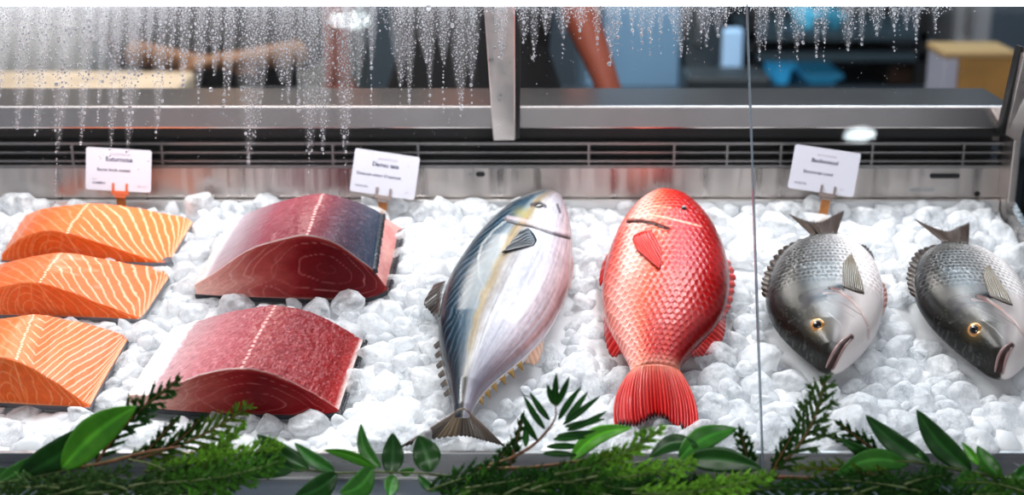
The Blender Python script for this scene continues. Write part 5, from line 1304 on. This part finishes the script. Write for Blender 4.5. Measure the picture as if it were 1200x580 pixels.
# cardboard box on the right counter
Yb2 = 1.82; a, b = ony(1104, 104, Yb2), ony(1190, 62, Yb2)
t = thing('cardboard_box', 'tan cardboard box on the right work counter', 'box', ((a.x + b.x) / 2, Yb2, c2))
g = MB(); xm = ony(1122, 100, Yb2).x; g.box(xm, b.x, Yb2, Yb2 + .14, c2 + .001, b.z - .012); g.build('box_body', mat('cardboard', (.36, .20, .06), .6, vary=.2, bscale=9), t, bevel=.004)
g = MB(); g.box(a.x, xm - .001, Yb2, Yb2 + .14, c2 + .001, b.z - .012); g.build('paper_side', mat('lilac_paper', (.38, .38, .45), .6), t, bevel=.004)
g = MB(); g.box(a.x - .004, b.x + .004, Yb2 - .004, Yb2 + .145, b.z - .0118, b.z + .004); g.build('lid', mat('cardboard_lid', (.46, .31, .15), .6), t, bevel=.004)

# people behind the counter
def skin_obj(name, joints, edges, m, parent, sub=2):
    me = bpy.data.meshes.new(name); me.from_pydata([j[0] for j in joints], edges, []); o = bpy.data.objects.new(name, me); COL.objects.link(o); o.parent = parent
    md = o.modifiers.new('skin', 'SKIN'); md.use_smooth_shade = True
    for i, j in enumerate(joints): r = j[1]; me.skin_vertices[0].data[i].radius = r if hasattr(r, '__len__') else (r, r); 
    me.skin_vertices[0].data[0].use_root = True
    sb = o.modifiers.new('smooth', 'SUBSURF'); sb.levels = sub; sb.render_levels = sub
    me.materials.append(m); return o
def person(loc, facing, label, arms, skin, shirt, apron, hair, h=1.72, wide=1., long=False):
    t = thing('person', label, 'person', loc, None, (0, 0, facing)); k = h / 1.72
    J = [((0, 0, .96), (.155, .11)), ((0, 0, 1.12), (.14, .105)), ((0, -.01, 1.30), (.165, .115)), ((0, 0, 1.43), (.10, .075)), ((0, 0, 1.50), (.055, .055)), ((0, -.015, 1.57), (.07, .085)), ((0, -.015, 1.65), (.078, .095)), ((0, -.005, 1.71), (.05, .06))]
    E = [(i, i + 1) for i in range(7)]
    for s in (-1, 1):
        n = len(J); J += [((s * .10, 0, .88), (.09, .095)), ((s * .11, -.01, .50), (.06, .062)), ((s * .115, .01, .10), (.04, .042)), ((s * .12, -.10, .035), (.042, .03)), ((s * .12, -.17, .03), (.035, .02))]
        E += [(0, n), (n, n + 1), (n + 1, n + 2), (n + 2, n + 3), (n + 3, n + 4)]
    hands = []
    for s in (-1, 1):
        sh, el, wr, hd = arms[s]; n = len(J)
        J += [((s * .165 * wide, 0, 1.39), (.058, .058)), (sh, (.05, .05)), (el, (.040, .040)), (wr, (.027, .024)), (hd, (.038, .018))]
        E += [(3, n), (n, n + 1), (n + 1, n + 2), (n + 2, n + 3), (n + 3, n + 4)]
        d = (Vector(hd) - Vector(wr)).normalized(); sdv = d.cross(Vector((0, 0, 1))); sdv = sdv.normalized() if sdv.length > .1 else Vector((0, 1, 0))
        for q, (o_, ln) in enumerate(((-.028, .07), (-.010, .082), (.010, .078), (.026, .06))):
            m_ = len(J); b0 = Vector(hd) + sdv * o_ + d * .02
            J += [(tuple(b0), (.010, .010)), (tuple(b0 + d * ln * .55 + Vector((0, 0, -.008))), (.0085, .0085)), (tuple(b0 + d * ln + Vector((0, 0, -.02))), (.007, .007))]; E += [(n + 4, m_), (m_, m_ + 1), (m_ + 1, m_ + 2)]
        m_ = len(J); b0 = Vector(wr).lerp(Vector(hd), .5) + sdv * (-s) * .03
        J += [(tuple(b0), (.011, .011)), (tuple(b0 + d * .04 + sdv * (-s) * .025), (.009, .009))]; E += [(n + 3, m_), (m_, m_ + 1)]
    ms = mat('skin_tone', skin, .5, sss=.1)
    skin_obj('body', [(tuple(c * k for c in p), r) for p, r in J], E, ms, t)
    # clothes follow the same bones
    S_ = [((0, 0, .90), (.175, .13)), ((0, 0, 1.12), (.16, .125)), ((0, -.01, 1.30), (.185, .135)), ((0, 0, 1.43), (.115, .09)), ((0, 0, 1.46), (.075, .07))]; Es = [(0, 1), (1, 2), (2, 3), (3, 4)]
    for s in (-1, 1):
        sh = Vector(arms[s][0]); n = len(S_); a0 = Vector((s * .165 * wide, 0, 1.39)); S_ += [(tuple(a0), (.075, .072)), (tuple(a0.lerp(sh, .75)), (.068, .068))]; Es += [(3, n), (n, n + 1)]
        if long: el_ = Vector(arms[s][1]); wr_ = Vector(arms[s][2]); S_ += [(tuple(el_), (.056, .056)), (tuple(el_.lerp(wr_, .25)), (.052, .052))]; Es += [(n + 1, n + 2), (n + 2, n + 3)]
    skin_obj('shirt', [(tuple(c * k for c in p), r) for p, r in S_], Es, mat('shirt_cloth', shirt, .8, bump=.3, bscale=30), t)
    Tz = [((0, 0, .98), (.17, .125)), ((0, 0, .90), (.17, .125))]; Et = [(0, 1)]
    for s in (-1, 1):
        n = len(Tz); Tz += [((s * .10, 0, .82), (.10, .105)), ((s * .11, -.01, .50), (.078, .08)), ((s * .115, .01, .09), (.065, .068))]; Et += [(1, n), (n, n + 1), (n + 1, n + 2)]
    skin_obj('trousers', [(tuple(c * k for c in p), r) for p, r in Tz], Et, mat('trouser_cloth', (.012, .012, .015), .8), t)
    if apron is not None:
        V = []; na_, nz_ = 17, 14
        for i in range(na_):
            a = (i / (na_ - 1) - .5) * 2.5
            for j in range(nz_):
                z = .55 + .80 * j / (nz_ - 1); w_ = (.20 if z < 1.05 else .20 - .10 * (z - 1.05) / .3); V.append((math.sin(a) * w_ * 1.05 * k, -math.cos(a) * (.150 + .01 * math.sin(i * 1.2)) * k, z * k))
        Mx = Matrix.LocRotScale(Vector(loc), __import__('mathutils').Euler((0, 0, facing)), None)
        o = mobj('apron', [Mx @ Vector(v) for v in V], grid_faces(na_, nz_), mat('apron_cloth', apron, .8), t); sd = o.modifiers.new('thickness', 'SOLIDIFY'); sd.thickness = .004
    # hair and face
    Hh = [((0, .03, 1.60), (.075, .075)), ((0, .015, 1.68), (.088, .09)), ((0, .0, 1.745), (.06, .065))]
    skin_obj('hair', [(tuple(c * k for c in p), r) for p, r in Hh], [(0, 1), (1, 2)], mat('hair', hair, .6), t)
    def blob(nm, c, s3, m):
        bm = bmesh.new(); bmesh.ops.create_uvsphere(bm, u_segments=14, v_segments=10, radius=1); V = np.array([v.co[:] for v in bm.verts]) * s3 + np.array(c) * k; Fc = [tuple(v.index for v in f.verts) for f in bm.faces]; bm.free()
        Mx = Matrix.LocRotScale(Vector(loc), __import__('mathutils').Euler((0, 0, facing)), None); return mobj(nm, [Mx @ Vector(v) for v in V], Fc, m, t)
    me_ = mat('eye_white', (.8, .8, .8), .2)
    for s in (-1, 1): blob('eye', (s * .032, -.098, 1.635), np.array((.013, .010, .009)), me_); blob('ear', (s * .083, .005, 1.62), np.array((.012, .022, .032)), ms)
    blob('nose', (0, -.115, 1.60), np.array((.014, .02, .022)), ms); blob('mouth', (0, -.100, 1.565), np.array((.026, .010, .007)), mat('lips', (.35, .10, .09), .4))
    return t
p1 = ony(262, 60, 2.21)
person((p1.x, 2.21, 0), 0, 'person in black with bare forearms held over the left counter', {-1: ((-.24, -.02, 1.18), (-.22, -.14, 1.075), (-.04, -.27, 1.075), (.04, -.29, 1.075)), 1: ((.24, -.02, 1.18), (.24, -.15, 1.075), (.13, -.31, 1.09), (.06, -.33, 1.09))}, (.26, .13, .065), (.012, .012, .014), (.010, .010, .012), (.02, .015, .012), long=True)
p2 = ony(556, 60, 1.42)
person((p2.x, 1.42, 0), 0, 'person in black short sleeves standing behind the rear steel post', {-1: ((-.245, -.01, 1.40), (-.275, .01, 1.30), (-.29, .06, 1.14), (-.29, .07, 1.05)), 1: ((.215, -.02, 1.36), (.21, -.06, 1.27), (.275, -.10, 1.12), (.29, -.11, 1.05))}, (.27, .075, .045), (.008, .008, .009), (.008, .008, .009), (.02, .015, .012), wide=1.0)

# ------------------------------------------------------------------ light
def area(name, loc, target, sx, sy, power, col=(1, 1, 1)):
    l = bpy.data.lights.new(name, 'AREA'); l.shape = 'RECTANGLE'; l.size = sx; l.size_y = sy; l.energy = power; l.color = col
    o = bpy.data.objects.new(name, l); COL.objects.link(o); o.location = loc; o.rotation_euler = (Vector(target) - Vector(loc)).to_track_quat('-Z', 'Y').to_euler(); return o
area('case_lamp', (-.05, .42, 1.95), (0, .30, 1.0), 1.5, .14, 18, (1, .985, .97))
area('shop_lamp', (-.9, .15, 2.9), (0, .3, 1.0), 1.2, 1.0, 26, (1, .98, .96))
area('shop_lamp', (1.0, .25, 2.9), (.1, .3, 1.0), .9, .9, 14, (.97, .98, 1))
area('front_fill', (.1, -2.5, 1.75), (0, .2, 1.0), 1.8, .5, 26, (1, .99, .97))  # unseen fill added behind the camera to brighten the front cut faces
area('kitchen_lamp', (-.8, 2.3, 2.9), (-.8, 2.3, 0), 1.2, .6, 34, (1, .95, .88))
area('kitchen_lamp', (.9, 2.0, 2.9), (.9, 2.6, 0), 1.2, .6, 26, (.65, .85, 1))
w = bpy.data.worlds.new('world'); SC.world = w; w.use_nodes = True
w.node_tree.nodes['Background'].inputs[0].default_value = (.80, .86, .95, 1); w.node_tree.nodes['Background'].inputs[1].default_value = .34
SC.view_settings.view_transform = 'Standard'; SC.view_settings.look = 'Medium High Contrast'; SC.view_settings.exposure = 0; SC.view_settings.gamma = 1
SC.cycles.max_bounces = 10; SC.cycles.transparent_max_bounces = 16; SC.cycles.transmission_bounces = 8; SC.cycles.caustics_reflective = False; SC.cycles.caustics_refractive = False
SC.cycles.sample_clamp_indirect = 6
